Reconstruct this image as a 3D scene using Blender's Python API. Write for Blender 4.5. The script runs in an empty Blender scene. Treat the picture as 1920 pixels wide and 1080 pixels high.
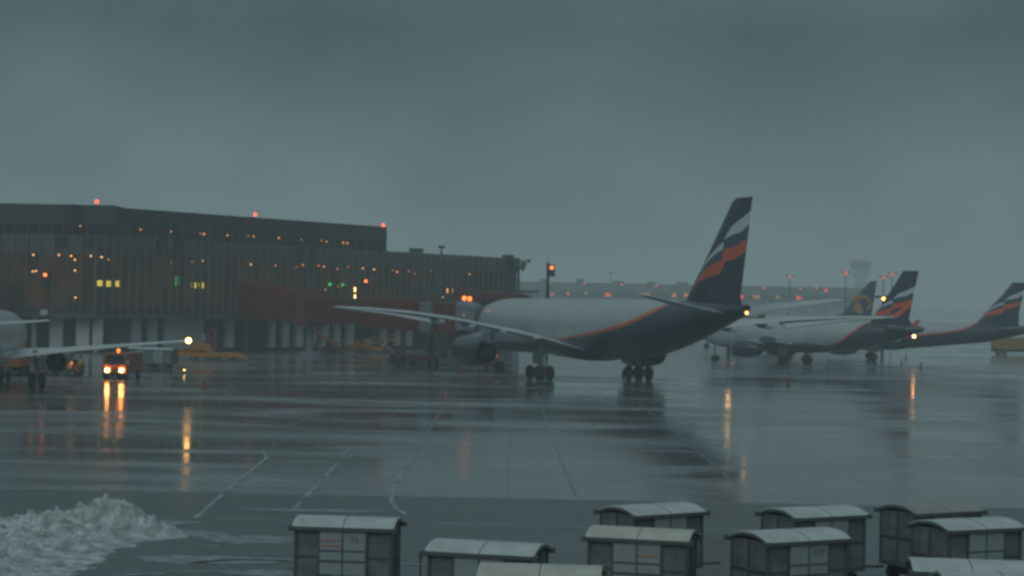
import bpy, bmesh, math, random
from mathutils import Vector, Matrix, noise
random.seed(7)
R = math.radians
C = bpy.context.scene.collection
SC = bpy.context.scene
# ------------------------------------------------------------------ camera
F, H, YH, ROLL = 3622.5, 7.197, 571.0, .01938
cam_d = bpy.data.cameras.new('camera'); cam = bpy.data.objects.new('camera', cam_d); C.objects.link(cam)
cam.matrix_world = Matrix.Translation((0, 0, H)) @ Matrix.Rotation(R(90), 4, 'X') @ Matrix.Rotation(ROLL, 4, 'Z')
cam_d.sensor_width = 36; cam_d.lens = F/1920*36; cam_d.shift_y = (YH-540)/1920
cam_d.clip_start = .5; cam_d.clip_end = 9000
SC.camera = cam
SC.view_settings.view_transform = 'Standard'; SC.view_settings.look = 'None'
SC.view_settings.gamma = 1; SC.view_settings.exposure = 0.22
SC.cycles.volume_bounces = 1; SC.cycles.max_bounces = 8; SC.cycles.filter_width = 2.9
SC.cycles.sample_clamp_indirect = 6
# ------------------------------------------------------------------ world (overcast dusk)
W = bpy.data.worlds.new('World'); SC.world = W; W.use_nodes = True
nt = W.node_tree; nt.nodes.clear()
def N(t, ty, **k):
    n = t.nodes.new(ty)
    for a, b in k.items(): setattr(n, a, b)
    return n
out = N(nt, 'ShaderNodeOutputWorld'); bg = N(nt, 'ShaderNodeBackground'); bg2 = N(nt, 'ShaderNodeBackground')
sky = N(nt, 'ShaderNodeTexSky', sky_type='NISHITA'); sky.sun_disc = False
sky.sun_elevation = R(35); sky.sun_rotation = R(200); sky.dust_density = 6
bg.inputs['Strength'].default_value = .05
nt.links.new(sky.outputs[0], bg.inputs[0])
tc = N(nt, 'ShaderNodeTexCoord'); sep = N(nt, 'ShaderNodeSeparateXYZ'); nt.links.new(tc.outputs['Generated'], sep.inputs[0])
ramp = N(nt, 'ShaderNodeValToRGB'); cr = ramp.color_ramp
cr.elements[0].position = 0; cr.elements[0].color = (.110, .168, .178, 1)
cr.elements[1].position = 1; cr.elements[1].color = (.225, .285, .295, 1)
for p_, c_ in ((.045, (.110, .166, .176, 1)), (.085, (.091, .141, .151, 1)), (.14, (.048, .088, .096, 1)), (.3, (.14, .195, .207, 1))):
    e = cr.elements.new(p_); e.color = c_
nt.links.new(sep.outputs[2], ramp.inputs[0])
mp = N(nt, 'ShaderNodeMapping'); mp.inputs['Scale'].default_value = (1, 1, 1.25)
nz = N(nt, 'ShaderNodeTexNoise'); nz.inputs['Scale'].default_value = 7; nz.inputs['Detail'].default_value = 5; nz.inputs['Roughness'].default_value = .5
nt.links.new(tc.outputs['Generated'], mp.inputs[0]); nt.links.new(mp.outputs[0], nz.inputs['Vector'])
mr = N(nt, 'ShaderNodeMapRange'); mr.inputs[1].default_value = .3; mr.inputs[2].default_value = .7; mr.inputs[3].default_value = .70; mr.inputs[4].default_value = 1.27
nt.links.new(nz.outputs[0], mr.inputs[0])
mx = N(nt, 'ShaderNodeMix', data_type='RGBA', blend_type='MULTIPLY'); mx.inputs[0].default_value = 1
nt.links.new(ramp.outputs[0], mx.inputs[6]); nt.links.new(mr.outputs[0], mx.inputs[7])
nt.links.new(mx.outputs[2], bg2.inputs[0]); bg2.inputs[1].default_value = .95
ms = N(nt, 'ShaderNodeMixShader'); ms.inputs[0].default_value = .94
nt.links.new(bg.outputs[0], ms.inputs[1]); nt.links.new(bg2.outputs[0], ms.inputs[2]); nt.links.new(ms.outputs[0], out.inputs[0])
sun_d = bpy.data.lights.new('sun', 'SUN'); sun = bpy.data.objects.new('sun', sun_d); C.objects.link(sun)
sun_d.energy = .5; sun_d.angle = R(40); sun_d.color = (.88, .98, 1)
sun.rotation_euler = (R(50), 0, R(-20))
# ------------------------------------------------------------------ pixel helpers (measuring from the photograph)
def ray(x, y):
    dx, dy = x-960, y-540
    X = dx+ROLL*dy; Y = 540+dy-ROLL*dx
    return Vector((X/F, 1, -(Y-YH)/F))
def P(x, y, D): return Vector((0, 0, H))+ray(x, y)*D
def G(x, y):
    d = ray(x, y); return Vector((0, 0, H))+d*(H/-d.z)
# ------------------------------------------------------------------ materials
MATS = {}
def mat(name, col, rough=.6, metal=0, emis=None, es=0, var=0, vs=1.5, bump=0, bs=20, coat=0, spec=.5):
    if name in MATS: return MATS[name]
    m = bpy.data.materials.new(name); m.use_nodes = True; t = m.node_tree
    b = t.nodes['Principled BSDF']
    b.inputs['Base Color'].default_value = (*col, 1); b.inputs['Roughness'].default_value = rough
    b.inputs['Metallic'].default_value = metal; b.inputs['Coat Weight'].default_value = coat
    b.inputs['Specular IOR Level'].default_value = spec
    if emis: b.inputs['Emission Color'].default_value = (*emis, 1); b.inputs['Emission Strength'].default_value = es
    if var or bump:
        tc = N(t, 'ShaderNodeTexCoord')
    if var:
        n = N(t, 'ShaderNodeTexNoise'); n.inputs['Scale'].default_value = vs; n.inputs['Detail'].default_value = 6
        t.links.new(tc.outputs['Object'], n.inputs['Vector'])
        r = N(t, 'ShaderNodeMapRange'); r.inputs[1].default_value = .3; r.inputs[2].default_value = .7
        r.inputs[3].default_value = 1-var; r.inputs[4].default_value = 1+var
        t.links.new(n.outputs[0], r.inputs[0])
        x = N(t, 'ShaderNodeMix', data_type='RGBA', blend_type='MULTIPLY'); x.inputs[0].default_value = 1
        x.inputs[6].default_value = (*col, 1); t.links.new(r.outputs[0], x.inputs[7]); t.links.new(x.outputs[2], b.inputs['Base Color'])
    if bump:
        n2 = N(t, 'ShaderNodeTexNoise'); n2.inputs['Scale'].default_value = bs; n2.inputs['Detail'].default_value = 4
        t.links.new(tc.outputs['Object'], n2.inputs['Vector'])
        bp = N(t, 'ShaderNodeBump'); bp.inputs['Strength'].default_value = bump; bp.inputs['Distance'].default_value = .05
        t.links.new(n2.outputs[0], bp.inputs['Height']); t.links.new(bp.outputs[0], b.inputs['Normal'])
    MATS[name] = m; return m
def lamp(name, col, s): return mat(name, (0.02, .02, .02), .4, emis=col, es=s)
M_white = mat('white_paint', (.52, .55, .56), .35, var=.10, vs=.8)
M_silver = mat('silver_paint', (.40, .44, .46), .35, var=.06, vs=.4, coat=.4)
M_wing = mat('wing_paint', (.42, .47, .49), .4, var=.08, vs=.5)
M_wingu = mat('wing_under', (.20, .225, .235), .5, var=.08)
M_navy = mat('navy_paint', (.012, .024, .045), .3, coat=.3)
M_orange = mat('orange_paint', (.62, .10, .035), .4, var=.08)
M_tyre = mat('tyre_rubber', (.015, .016, .017), .8)
M_strut = mat('gear_metal', (.25, .27, .28), .45, .5)
M_dark = mat('dark_metal', (.03, .035, .038), .5, .3)
M_black = mat('black_void', (.006, .007, .008), .8)
M_rim = mat('rim_metal', (.2, .21, .22), .5, .5)
M_red = mat('bridge_red', (.125, .017, .012), .55, var=.25, vs=.6)
M_redd = mat('bridge_red_dark', (.09, .016, .012), .6, var=.25, vs=.6)
M_grey = mat('bridge_grey', (.15, .18, .20), .5, var=.12)
M_conc = mat('facade_concrete', (.094, .080, .074), .8, var=.18, vs=.35)
M_mull = mat('mullion_metal', (.135, .125, .115), .5, .2, var=.1)
M_roofd = mat('roof_dark', (.028, .026, .028), .7, var=.15, vs=.3)
M_panel = mat('ground_floor_panel', (.46, .48, .49), .7, var=.14, vs=.5)
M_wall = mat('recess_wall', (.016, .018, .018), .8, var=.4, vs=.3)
M_yel = mat('gse_yellow', (.36, .15, .015), .5, var=.25, vs=2)
M_oran = mat('gse_orange', (.24, .07, .02), .5, var=.25, vs=2)  # vehicle paint; on the service truck it stands in for orange light
M_glassd = mat('vehicle_glass', (.02, .025, .03), .08, coat=.5)
L_warm = lamp('lamp_warm', (1, .55, .2), 7)
L_ceil = lamp('lamp_ceiling', (1, .46, .15), 2.8)
L_ceil2 = lamp('lamp_ceiling_dim', (1, .40, .12), 1.5)
L_ceil3 = lamp('lamp_ceiling_faint', (1, .34, .10), .9)
L_red = lamp('lamp_red', (1, .10, .03), 3)
L_orange = lamp('lamp_orange', (1, .20, .03), 2.6)
L_head = lamp('lamp_head', (1, .36, .07), 70)
L_wing = lamp('lamp_wing', (1, .50, .13), 13)
L_yel = lamp('lamp_yellow', (1, .80, .10), 1.1)
L_grn = lamp('lamp_green', (.04, .8, .2), 1.3)
L_far = lamp('lamp_far', (1, .36, .10), .42)
L_farred = lamp('lamp_far_red', (1, .13, .06), .75)
# ------------------------------------------------------------------ mesh building
class MB:
    def __init__(s): s.v = []; s.f = []; s.mi = []; s.T = Matrix(); s.m = 0
    def add(s, vs, fs):
        b = len(s.v); s.v += [s.T @ Vector(v) for v in vs]; s.f += [[b+i for i in f] for f in fs]; s.mi += [s.m]*len(fs); return s
    def box(s, x0, x1, y0, y1, z0, z1):
        return s.add([(x0,y0,z0),(x1,y0,z0),(x1,y1,z0),(x0,y1,z0),(x0,y0,z1),(x1,y0,z1),(x1,y1,z1),(x0,y1,z1)],
                     [(0,3,2,1),(4,5,6,7),(0,1,5,4),(1,2,6,5),(2,3,7,6),(3,0,4,7)])
    def tube(s, a, b, r0, r1=None, n=10, cap=True):
        a = Vector(a); b = Vector(b); r1 = r0 if r1 is None else r1
        d = (b-a).normalized(); u = d.orthogonal().normalized(); w = d.cross(u)
        vs = []
        for p, r in ((a, r0), (b, r1)):
            for i in range(n):
                t = 2*math.pi*i/n; vs.append(p+(u*math.cos(t)+w*math.sin(t))*r)
        fs = [(i, (i+1) % n, n+(i+1) % n, n+i) for i in range(n)]
        if cap: fs += [tuple(range(n-1, -1, -1)), tuple(range(n, 2*n))]
        return s.add(vs, fs)
    def rings(s, rs, cap=True):
        n = len(rs[0]); vs = [p for r in rs for p in r]; fs = []
        for k in range(len(rs)-1):
            for i in range(n):
                j = (i+1) % n; fs.append((k*n+i, k*n+j, (k+1)*n+j, (k+1)*n+i))
        if cap: fs += [tuple(range(n-1, -1, -1)), tuple(range((len(rs)-1)*n, len(rs)*n))]
        return s.add(vs, fs)
    def ball(s, c, r, n=8):
        c = Vector(c); rs = []
        for k in range(1, n):
            t = math.pi*k/n; rs.append([c+Vector((math.sin(t)*math.cos(2*math.pi*i/(2*n)), math.sin(t)*math.sin(2*math.pi*i/(2*n)), math.cos(t)))*r for i in range(2*n)])
        return s.rings(rs)
    def prism(s, poly, y0, y1):   # poly in (x, z), extruded along y
        n = len(poly); return s.add([(x, y0, z) for x, z in poly]+[(x, y1, z) for x, z in poly],
            [tuple(range(n)), tuple(range(2*n-1, n-1, -1))]+[(i, n+i, n+(i+1) % n, (i+1) % n) for i in range(n)])
    def build(s, name, m, parent=None, smooth=False, bevel=0):
        me = bpy.data.meshes.new(name); me.from_pydata([tuple(v) for v in s.v], [], s.f)
        for k in (m if isinstance(m, (list, tuple)) else [m]): me.materials.append(k)
        for p, i in zip(me.polygons, s.mi): p.material_index = i
        if len(s.f) > 1:
            bm = bmesh.new(); bm.from_mesh(me); bmesh.ops.recalc_face_normals(bm, faces=bm.faces)
            bm.to_mesh(me); bm.free()
        if smooth:
            for p in me.polygons: p.use_smooth = True
            try: me.set_sharp_from_angle(angle=R(40))
            except Exception: pass
        o = bpy.data.objects.new(name, me); C.objects.link(o)
        if parent: o.parent = parent
        if bevel:
            b = o.modifiers.new('bevel', 'BEVEL'); b.width = bevel; b.segments = 2; b.limit_method = 'ANGLE'
        return o
def tag(o, label, cat, group=None):
    o['label'] = label; o['category'] = cat
    if group: o['group'] = group
    return o
def thing(name, label, cat, loc=(0,0,0), rz=0, group=None):
    o = bpy.data.objects.new(name, None); o.empty_display_size = .3; C.objects.link(o); o.location = loc; o.rotation_euler = (0, 0, rz)
    return tag(o, label, cat, group)
def struct(o, kind='structure'): o['kind'] = kind; return o
def dup(root, loc, rz, label, group=None):
    def cp(o, par):
        c = o.copy(); C.objects.link(c)
        if par: c.parent = par
        for ch in list(o.children): cp(ch, c)
        return c
    r = cp(root, None); r.location = loc; r.rotation_euler = (0, 0, rz); r['label'] = label
    if group: r['group'] = group
    return r
def text_mesh(s, size, depth=.004):
    cu = bpy.data.curves.new('lettering', 'FONT'); cu.body = s; cu.size = size; cu.extrude = depth; cu.align_x = 'CENTER'; cu.align_y = 'CENTER'
    o = bpy.data.objects.new('lettering', cu); C.objects.link(o)
    me = bpy.data.meshes.new_from_object(o.evaluated_get(bpy.context.evaluated_depsgraph_get()))
    bpy.data.objects.remove(o); return me
def put_text(s, size, m, parent, loc, rot, name='lettering'):
    me = text_mesh(s, size); me.materials.clear(); me.materials.append(m)
    o = bpy.data.objects.new(name, me); C.objects.link(o); o.parent = parent; o.location = loc; o.rotation_euler = rot; return o
# ------------------------------------------------------------------ ground
def ground_mat(name, col, r0, r1, wet, joints=True, bscale=1.0):
    m = bpy.data.materials.new(name); m.use_nodes = True; t = m.node_tree; b = t.nodes['Principled BSDF']; L = t.links.new
    tc = N(t, 'ShaderNodeTexCoord')
    def noise_(sc, vec, det=5, rough=.55, dist=0):
        n = N(t, 'ShaderNodeTexNoise'); n.inputs['Scale'].default_value = sc; n.inputs['Detail'].default_value = det
        n.inputs['Roughness'].default_value = rough; n.inputs['Distortion'].default_value = dist; L(vec, n.inputs['Vector']); return n.outputs[0]
    def rng(v, a, b_, c, d):
        r = N(t, 'ShaderNodeMapRange'); r.inputs[1].default_value = a; r.inputs[2].default_value = b_; r.inputs[3].default_value = c; r.inputs[4].default_value = d
        L(v, r.inputs[0]); return r.outputs[0]
    def math_(op, a, b_):
        n = N(t, 'ShaderNodeMath', operation=op)
        for i, v in enumerate((a, b_)):
            if isinstance(v, (int, float)): n.inputs[i].default_value = v
            else: L(v, n.inputs[i])
        return n.outputs[0]
    mp = N(t, 'ShaderNodeMapping'); mp.inputs['Scale'].default_value = (.30, 1, 1); L(tc.outputs['Object'], mp.inputs[0])
    big = noise_(.03, tc.outputs['Object'], 3); mid = noise_(.14, mp.outputs[0], 5, .64, .8); fine = noise_(2.5, tc.outputs['Object'], 6)
    pud = rng(math_('ADD', math_('MULTIPLY', mid, .72), math_('MULTIPLY', big, .28)), .5-wet-.09, .5-wet+.09, 0, 1)    # 1 = film of water
    ro = math_('ADD', rng(pud, 0, 1, r1, r0), rng(fine, .3, .7, -.03, .03))
    cm = N(t, 'ShaderNodeMix', data_type='RGBA'); L(pud, cm.inputs[0]); cm.inputs[6].default_value = (*[c*1.15 for c in col], 1); cm.inputs[7].default_value = (*[c*.55 for c in col], 1)
    vm = N(t, 'ShaderNodeMix', data_type='RGBA', blend_type='MULTIPLY'); vm.inputs[0].default_value = 1; L(cm.outputs[2], vm.inputs[6]); L(rng(fine, .3, .7, .75, 1.25), vm.inputs[7])
    colo = vm.outputs[2]
    if joints:
        br = N(t, 'ShaderNodeTexBrick'); br.inputs['Scale'].default_value = 1; br.inputs['Brick Width'].default_value = 7.5; br.inputs['Row Height'].default_value = 7.5
        br.offset = 0; br.inputs['Mortar Size'].default_value = .07; br.inputs['Color1'].default_value = (1,1,1,1); br.inputs['Color2'].default_value = (.7,.7,.7,1); br.inputs['Mortar'].default_value = (.35,.35,.35,1)
        L(tc.outputs['Object'], br.inputs['Vector'])
        v2 = N(t, 'ShaderNodeMix', data_type='RGBA', blend_type='MULTIPLY'); v2.inputs[0].default_value = .38; L(colo, v2.inputs[6]); L(br.outputs[0], v2.inputs[7]); colo = v2.outputs[2]
        ro = math_('ADD', ro, rng(br.outputs['Fac'], 0, 1, 0, .06))
    L(colo, b.inputs['Base Color']); L(ro, b.inputs['Roughness'])
    bp = N(t, 'ShaderNodeBump'); bp.inputs['Strength'].default_value = .5*bscale; bp.inputs['Distance'].default_value = .012
    rip = noise_(7, tc.outputs['Object'], 3)
    L(math_('ADD', math_('MULTIPLY', rip, .5), math_('MULTIPLY', fine, .6)), bp.inputs['Height']); L(bp.outputs[0], b.inputs['Normal'])
    b.inputs['IOR'].default_value = 1.4
    return m
def sheet(name, pts, z, m, kind='structure'):
    o = MB().add([(x, y, z) for x, y in pts], [tuple(range(len(pts)))]).build(name, m); return struct(o, kind)
M_apron = ground_mat('wet_apron', (.19, .225, .23), .035, .26, .02, bscale=.6)
M_asph = ground_mat('wet_asphalt', (.072, .090, .092), .20, .37, -.02, joints=False)
M_field = mat('snowy_field', (.42, .45, .46), .7, var=.35, vs=.01)
sheet('ground', [(-4000, -300), (4000, -300), (4000, 5600), (-4000, 5600)], 0, M_apron)
sheet('service_road', [(-200, -60), (200, -60), (200, 71.7), (-200, 71.7)], .004, M_asph)
sheet('snow_field', [(-1500, 620), (4000, 460), (4000, 2400), (-1500, 2400)], .004, M_field)
sheet('grass_field', [(-1500, 2404), (4000, 2404), (4000, 5500), (-1500, 5500)], .004, mat('dull_grass', (.05, .055, .04), .9, var=.3, vs=.02))
M_line = mat('worn_line_paint', (.23, .27, .275), .45, var=.7, vs=1.2)
M_line2 = mat('faint_line_paint', (.12, .14, .145), .22, var=.6, vs=1.5)
def line(name, pts, w, m=M_line, z=.009):
    pts = [Vector((p[0], p[1], 0)) for p in pts]; mb = MB(); vs = []
    for i, p in enumerate(pts):
        a = pts[max(i-1, 0)]; b = pts[min(i+1, len(pts)-1)]; d = (b-a).normalized(); n = Vector((-d.y, d.x, 0))*w/2
        vs += [(p+n)+Vector((0,0,z)), (p-n)+Vector((0,0,z))]
    mb.add(vs, [(2*i, 2*i+1, 2*i+3, 2*i+2) for i in range(len(pts)-1)]); return struct(mb.build(name, m))
def gp(*xy): return [G(x, y) for x, y in xy]
line('road_marking', gp((365, 972), (430, 915), (478, 876), (500, 857), (494, 849), (470, 843), (400, 838)), .16)
line('road_marking', gp((550, 955), (563, 942)), .16); line('road_marking', gp((570, 934), (600, 903)), .16); line('road_marking', gp((610, 893), (632, 868)), .14); line('road_marking', gp((640, 858), (655, 840)), .13)
line('road_marking', gp((775, 857), (750, 890), (735, 925), (733, 940), (742, 953), (762, 965)), .16)
line('road_edge_line', gp((270, 971), (560, 976), (1100, 988), (1900, 1004)), .14)
line('taxi_line', gp((1005, 735), (1020, 780), (1050, 860), (1080, 930)), .12, M_line2)
line('taxi_line', gp((1195, 757), (1290, 830), (1385, 915)), .14, M_line2)
line('taxi_line', gp((860, 730), (820, 780), (780, 850)), .12, M_line2)
line('taxi_line', gp((540, 800), (640, 760), (745, 722)), .16, M_line2)
line('taxi_line', gp((1290, 800), (1900, 790)), .2, M_line2)
M_slush = mat('slush_patch', (.20, .23, .24), .6, var=.5, vs=2.5)
def slush(cx, cy, rx, ry, sd):
    rnd = random.Random(sd); pts = []
    for i in range(40):
        a = i*math.pi/20; q = 1+.35*noise.noise(Vector((math.cos(a)*2, math.sin(a)*2, sd)))+.18*noise.noise(Vector((math.cos(a)*6, math.sin(a)*6, sd)))
        pts.append((cx+rx*math.cos(a)*q, cy+ry*math.sin(a)*q))
    sheet('slush', pts, .011+.001*sd, M_slush)
for sd, (x, y, rx, ry) in enumerate(((330, 1000, 1.6, .9), (470, 1012, 1.4, 1.0), (400, 1050, 2.2, .8), (500, 1075, 1.2, .6), (300, 980, 1.3, .7), (590, 958, 2.6, .5))): g_ = G(x, y); slush(g_.x, g_.y, rx, ry, sd)
for y0, xa, xb in ((1020, 380, 545), (1052, 330, 540), (1074, 200, 550), (1060, 560, 900)):
    line('tyre_track', gp((xa, y0+6), ((xa+xb)/2, y0-2), (xb, y0)), .22, mat('slush', (.22, .25, .26), .6, var=.6, vs=2), .013)
# ------------------------------------------------------------------ snow pile
M_snow = mat('dirty_snow', (.36, .395, .40), .75, var=.5, vs=2.2, bump=.9, bs=6)
def snow_heap():
    mb = MB(); nx, ny = 260, 300; x0, x1, y0, y1 = -22, -8.6, 40, 67
    vs = []
    for j in range(ny+1):
        for i in range(nx+1):
            x = x0+(x1-x0)*i/nx; y = y0+(y1-y0)*j/ny
            def hump(cx, cy, sx, sy, h): return h*math.exp(-((x-cx)/sx)**2-((y-cy)/sy)**2)
            base = hump(-12.75, 60.5, .95, 1.5, .52)+hump(-11.5, 59.8, 1.0, 1.5, .34)+hump(-14.3, 60, 1.3, 1.6, .22)+hump(-17.5, 59.5, 3.2, 2.2, .22)+hump(-10.6, 58.4, 1.0, 1.3, .15)+hump(-14.8, 50.5, 3.4, 8, .30)+hump(-12.6, 56.5, 1.6, 2.8, .16)
            v = Vector((x, y, 0)); n1 = noise.fractal(v*1.1, .9, 2.1, 5); n2 = abs(noise.noise(v*2.6)); n3 = abs(noise.noise(v*6+Vector((5,3,1))))
            k = min(1, base/.25)
            n4 = noise.noise(v*.9+Vector((9,1,4))); ch = 1-min(1, 2.2*noise.voronoi(v*2.4)[0][0]); ch2 = 1-min(1, 2.2*noise.voronoi(v*5.5)[0][0]); e_ = min(1, base*2.2+.08)
            h = base*(1+.5*n1+.5*n4)+k*e_*(.24*ch+.14*ch2+.12*n3+.12*n2)-.11
            vs.append((x, y, h))
    fs = [(j*(nx+1)+i, j*(nx+1)+i+1, (j+1)*(nx+1)+i+1, (j+1)*(nx+1)+i) for j in range(ny) for i in range(nx)]
    mb.add(vs, fs); o = mb.build('snow_pile', M_snow, smooth=True)
    return tag(o, 'heap of lumpy dirty white snow ploughed up at the apron edge', 'snow pile')
snow_heap()
# ------------------------------------------------------------------ distant things
def scatter_wood(x0, x1, Y, h, n, name):
    mb = MB()
    for i in range(n):
        x = random.uniform(x0, x1); y = Y+random.uniform(0, 160); hh = h*random.uniform(.55, 1.1)*(1+.25*noise.noise(Vector((x*.006, 0, 3)))); r = random.uniform(3, 7)
        rs = []
        for t, f_ in ((0, .7), (.25, 1), (.55, .85), (.8, .5), (1, .08)):
            rs.append([Vector((x+math.cos(a)*r*f_*random.uniform(.7, 1.2), y+math.sin(a)*r*f_, hh*t)) for a in [k*math.pi/3 for k in range(6)]])
        mb.rings(rs)
    o = mb.build(name, mat('far_wood', (.03, .04, .032), .9)); return struct(o, 'stuff')
scatter_wood(330, 800, 2450, 11, 900, 'distant_wood')
M_farb = mat('far_building_wall', (.25, .30, .31), .8, var=.2, vs=.03)  # wall and roof made paler, haze fade put into their colours
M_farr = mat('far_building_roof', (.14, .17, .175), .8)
def far_terminal():
    t = thing('far_terminal', 'long low terminal with a dark flat roof and orange-lit windows in the haze', 'terminal', (-60, 760, 0))
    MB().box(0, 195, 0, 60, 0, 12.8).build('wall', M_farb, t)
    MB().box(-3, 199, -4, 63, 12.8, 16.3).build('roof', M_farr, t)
    for x, w, h in ((71, 4, 1.4), (86, 3, 1.9), (101, 4, 1.3), (115, 3, 1.2), (127, 4, 1.2), (58, 5, 1.0)): MB().box(x, x+w, 20, 30, 16.3, 16.3+h).build('roof_plant', M_farr, t)
    for px, py, w, m in ((1140, 552, 10, L_farred), (1265, 553, 8, L_far), (1288, 553, 10, L_far), (1210, 550, 20, None), (1065, 550, 5, L_far), (1390, 556, 12, L_farred), (1420, 556, 14, None), (1330, 554, 14, None), (1098, 549, 6, None), (1500, 558, 10, L_farred), (1035, 551, 8, None), (1460, 556, 8, None)):
        p = P(px, py, 756); wq = w*.105
        MB().box(p.x-wq+60, p.x+wq+60, -.12, 0.05, p.z-.8, p.z+.6).build('lit_window', m or mat('far_dim_window', (.05,.05,.05), .5, emis=(1,.45,.2), es=.28), t)
far_terminal()
k_ = 0
for px, py, lb in ((1029, 531, 'dim red lamp beside the signal pole on the far terminal roof'), (1095, 531, 'dim red lamp above the middle of the airliner cabin on the far terminal roof'), (1165, 534, 'red roof lamp on the far terminal left of the tailplane tip'), (1230, 536, 'red roof lamp on the far terminal right above the tailplane tip'), (1432, 540, 'red roof lamp on the far terminal just right of the big tail fin'), (1500, 541, 'red roof lamp on the far terminal, first of the close row'), (1530, 540, 'red roof lamp on the far terminal, second of the close row'), (1548, 544, 'brightest red lamp at the right end of the far terminal roof')):
    p = P(px, py, 745); t = thing('obstruction_lamp', lb, 'lamp', (p.x, p.y, 0), 0, 'red lamps on the far terminal')
    r_ = .75 if px == 1548 else .45
    MB().tube((0,0,0), (0,0,p.z), .12).build('post', M_dark, t); MB().ball((0,0,p.z), r_).build('lamp_globe', L_farred, t)
def control_tower():
    p = P(1612, 560, 1400); b = thing('control_tower', 'flared grey control tower fading into the haze behind the tails', 'control tower', (p.x, p.y, 0))
    def rg(z, r): return [Vector((r*math.cos(2*math.pi*i/24), r*math.sin(2*math.pi*i/24), z)) for i in range(24)]
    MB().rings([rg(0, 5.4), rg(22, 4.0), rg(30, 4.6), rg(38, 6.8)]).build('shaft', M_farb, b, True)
    MB().rings([rg(38, 7.0), rg(42.5, 8.0)]).build('control_cab', mat('tower_glass', (.04,.05,.055), .2), b)
    MB().rings([rg(42.5, 8.3), rg(43.6, 7.6), rg(44.6, 5)]).build('roof', M_farr, b)
    MB().tube((0,0,44.6), (0,0,49), .15).build('antenna', M_dark, b)
    MB().ball((0,0,45.6), .7).build('lamp_globe', L_farred, b)
control_tower()
def mast(px, py, Y, label, m, r, arm=True):
    p = P(px, py, Y); t = thing('light_mast', label, 'light mast', (p.x, p.y, 0), 0, 'tall lamp masts beyond the apron')
    MB().tube((0,0,0), (0,0,p.z+.3), .35, .16).build('pole', M_dark, t)
    MB().box(-1.4, 1.4, -.3, .3, p.z-.1, p.z+.35).build('head_frame', M_dark, t)
    MB().ball((0,-.5,p.z-.2), r).build('lamp_globe', m, t)
mast(1480, 518, 700, 'thin lamp mast with a red light right of the big fin', L_farred, .55)
mast(1585, 511, 640, 'tall lamp mast with a red light left of the control tower', L_farred, .65)
mast(1656, 519, 620, 'lamp mast with a red light just left of the middle tail fin tip', L_farred, .55)
mast(1672, 513, 640, 'lamp mast with a red light in front of the middle tail fin edge', L_farred, .6)
mast(1655, 558, 340, 'short mast with a bright yellow floodlight between the blue and striped tail fins', lamp('lamp_flood', (1,.50,.12), 5), .32)
mast(1367, 564, 300, 'yellow floodlight on a short mast hidden behind the big tail', lamp('lamp_flood2', (1,.5,.15), 16), .35)
mast(1463, 600, 262, 'small orange lamp on a mast behind the smaller airliner cabin', L_orange, .25)
mast(1145, 512, 900, 'faint bare mast above the middle of the airliner cabin', M_dark, .3)
# ------------------------------------------------------------------ terminal
TX, TY = -52.45, 242.5; TA = math.atan2(.8313, .5558)
def facade_s(px):
    k = (px-960)/F; return (k*TY-TX)/(.5558-k*.8313)
M_glass = bpy.data.materials.new('curtain_glass'); M_glass.use_nodes = True
def _g():
    t = M_glass.node_tree; t.nodes.clear(); o = N(t, 'ShaderNodeOutputMaterial'); tr = N(t, 'ShaderNodeBsdfTransparent'); gl = N(t, 'ShaderNodeBsdfGlossy'); mx = N(t, 'ShaderNodeMixShader'); fr = N(t, 'ShaderNodeFresnel')
    tr.inputs[0].default_value = (.62, .62, .58, 1); gl.inputs['Roughness'].default_value = .12; gl.inputs[0].default_value = (.7, .75, .75, 1); fr.inputs[0].default_value = 1.35; ge = N(t, 'ShaderNodeNewGeometry'); inv = N(t, 'ShaderNodeMath', operation='SUBTRACT'); inv.inputs[0].default_value = 1; fm = N(t, 'ShaderNodeMath', operation='MULTIPLY')
    t.links.new(ge.outputs['Backfacing'], inv.inputs[1]); t.links.new(fr.outputs[0], fm.inputs[0]); t.links.new(inv.outputs[0], fm.inputs[1]); t.links.new(fm.outputs[0], mx.inputs[0]); t.links.new(tr.outputs[0], mx.inputs[1]); t.links.new(gl.outputs[0], mx.inputs[2]); t.links.new(mx.outputs[0], o.inputs[0])
_g()
def hall_mat():  # hall lighting put into the back wall as its own glow
    m = bpy.data.materials.new('hall_wall_glow'); m.use_nodes = True; t = m.node_tree; b = t.nodes['Principled BSDF']; L = t.links.new
    tc = N(t, 'ShaderNodeTexCoord'); mp = N(t, 'ShaderNodeMapping'); mp.inputs['Scale'].default_value = (.9, .9, .22); L(tc.outputs['Object'], mp.inputs[0])
    v = N(t, 'ShaderNodeTexVoronoi'); v.inputs['Scale'].default_value = 1; v.feature = 'SMOOTH_F1'; L(mp.outputs[0], v.inputs['Vector'])
    n = N(t, 'ShaderNodeTexNoise'); n.inputs['Scale'].default_value = .12; n.inputs['Detail'].default_value = 3; L(tc.outputs['Object'], n.inputs['Vector'])
    mu = N(t, 'ShaderNodeMath', operation='MULTIPLY'); L(v.outputs['Color'], mu.inputs[0]); L(n.outputs[0], mu.inputs[1])
    r = N(t, 'ShaderNodeValToRGB'); e = r.color_ramp.elements; e[0].position = .12; e[0].color = (.016, .010, .006, 1); e[1].position = .75; e[1].color = (.13, .065, .026, 1)
    L(mu.outputs[0], r.inputs[0]); L(r.outputs[0], b.inputs['Emission Color']); b.inputs['Emission Strength'].default_value = .60
    b.inputs['Base Color'].default_value = (.10, .07, .05, 1); b.inputs['Roughness'].default_value = .8; return m
M_hall = hall_mat()
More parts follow.
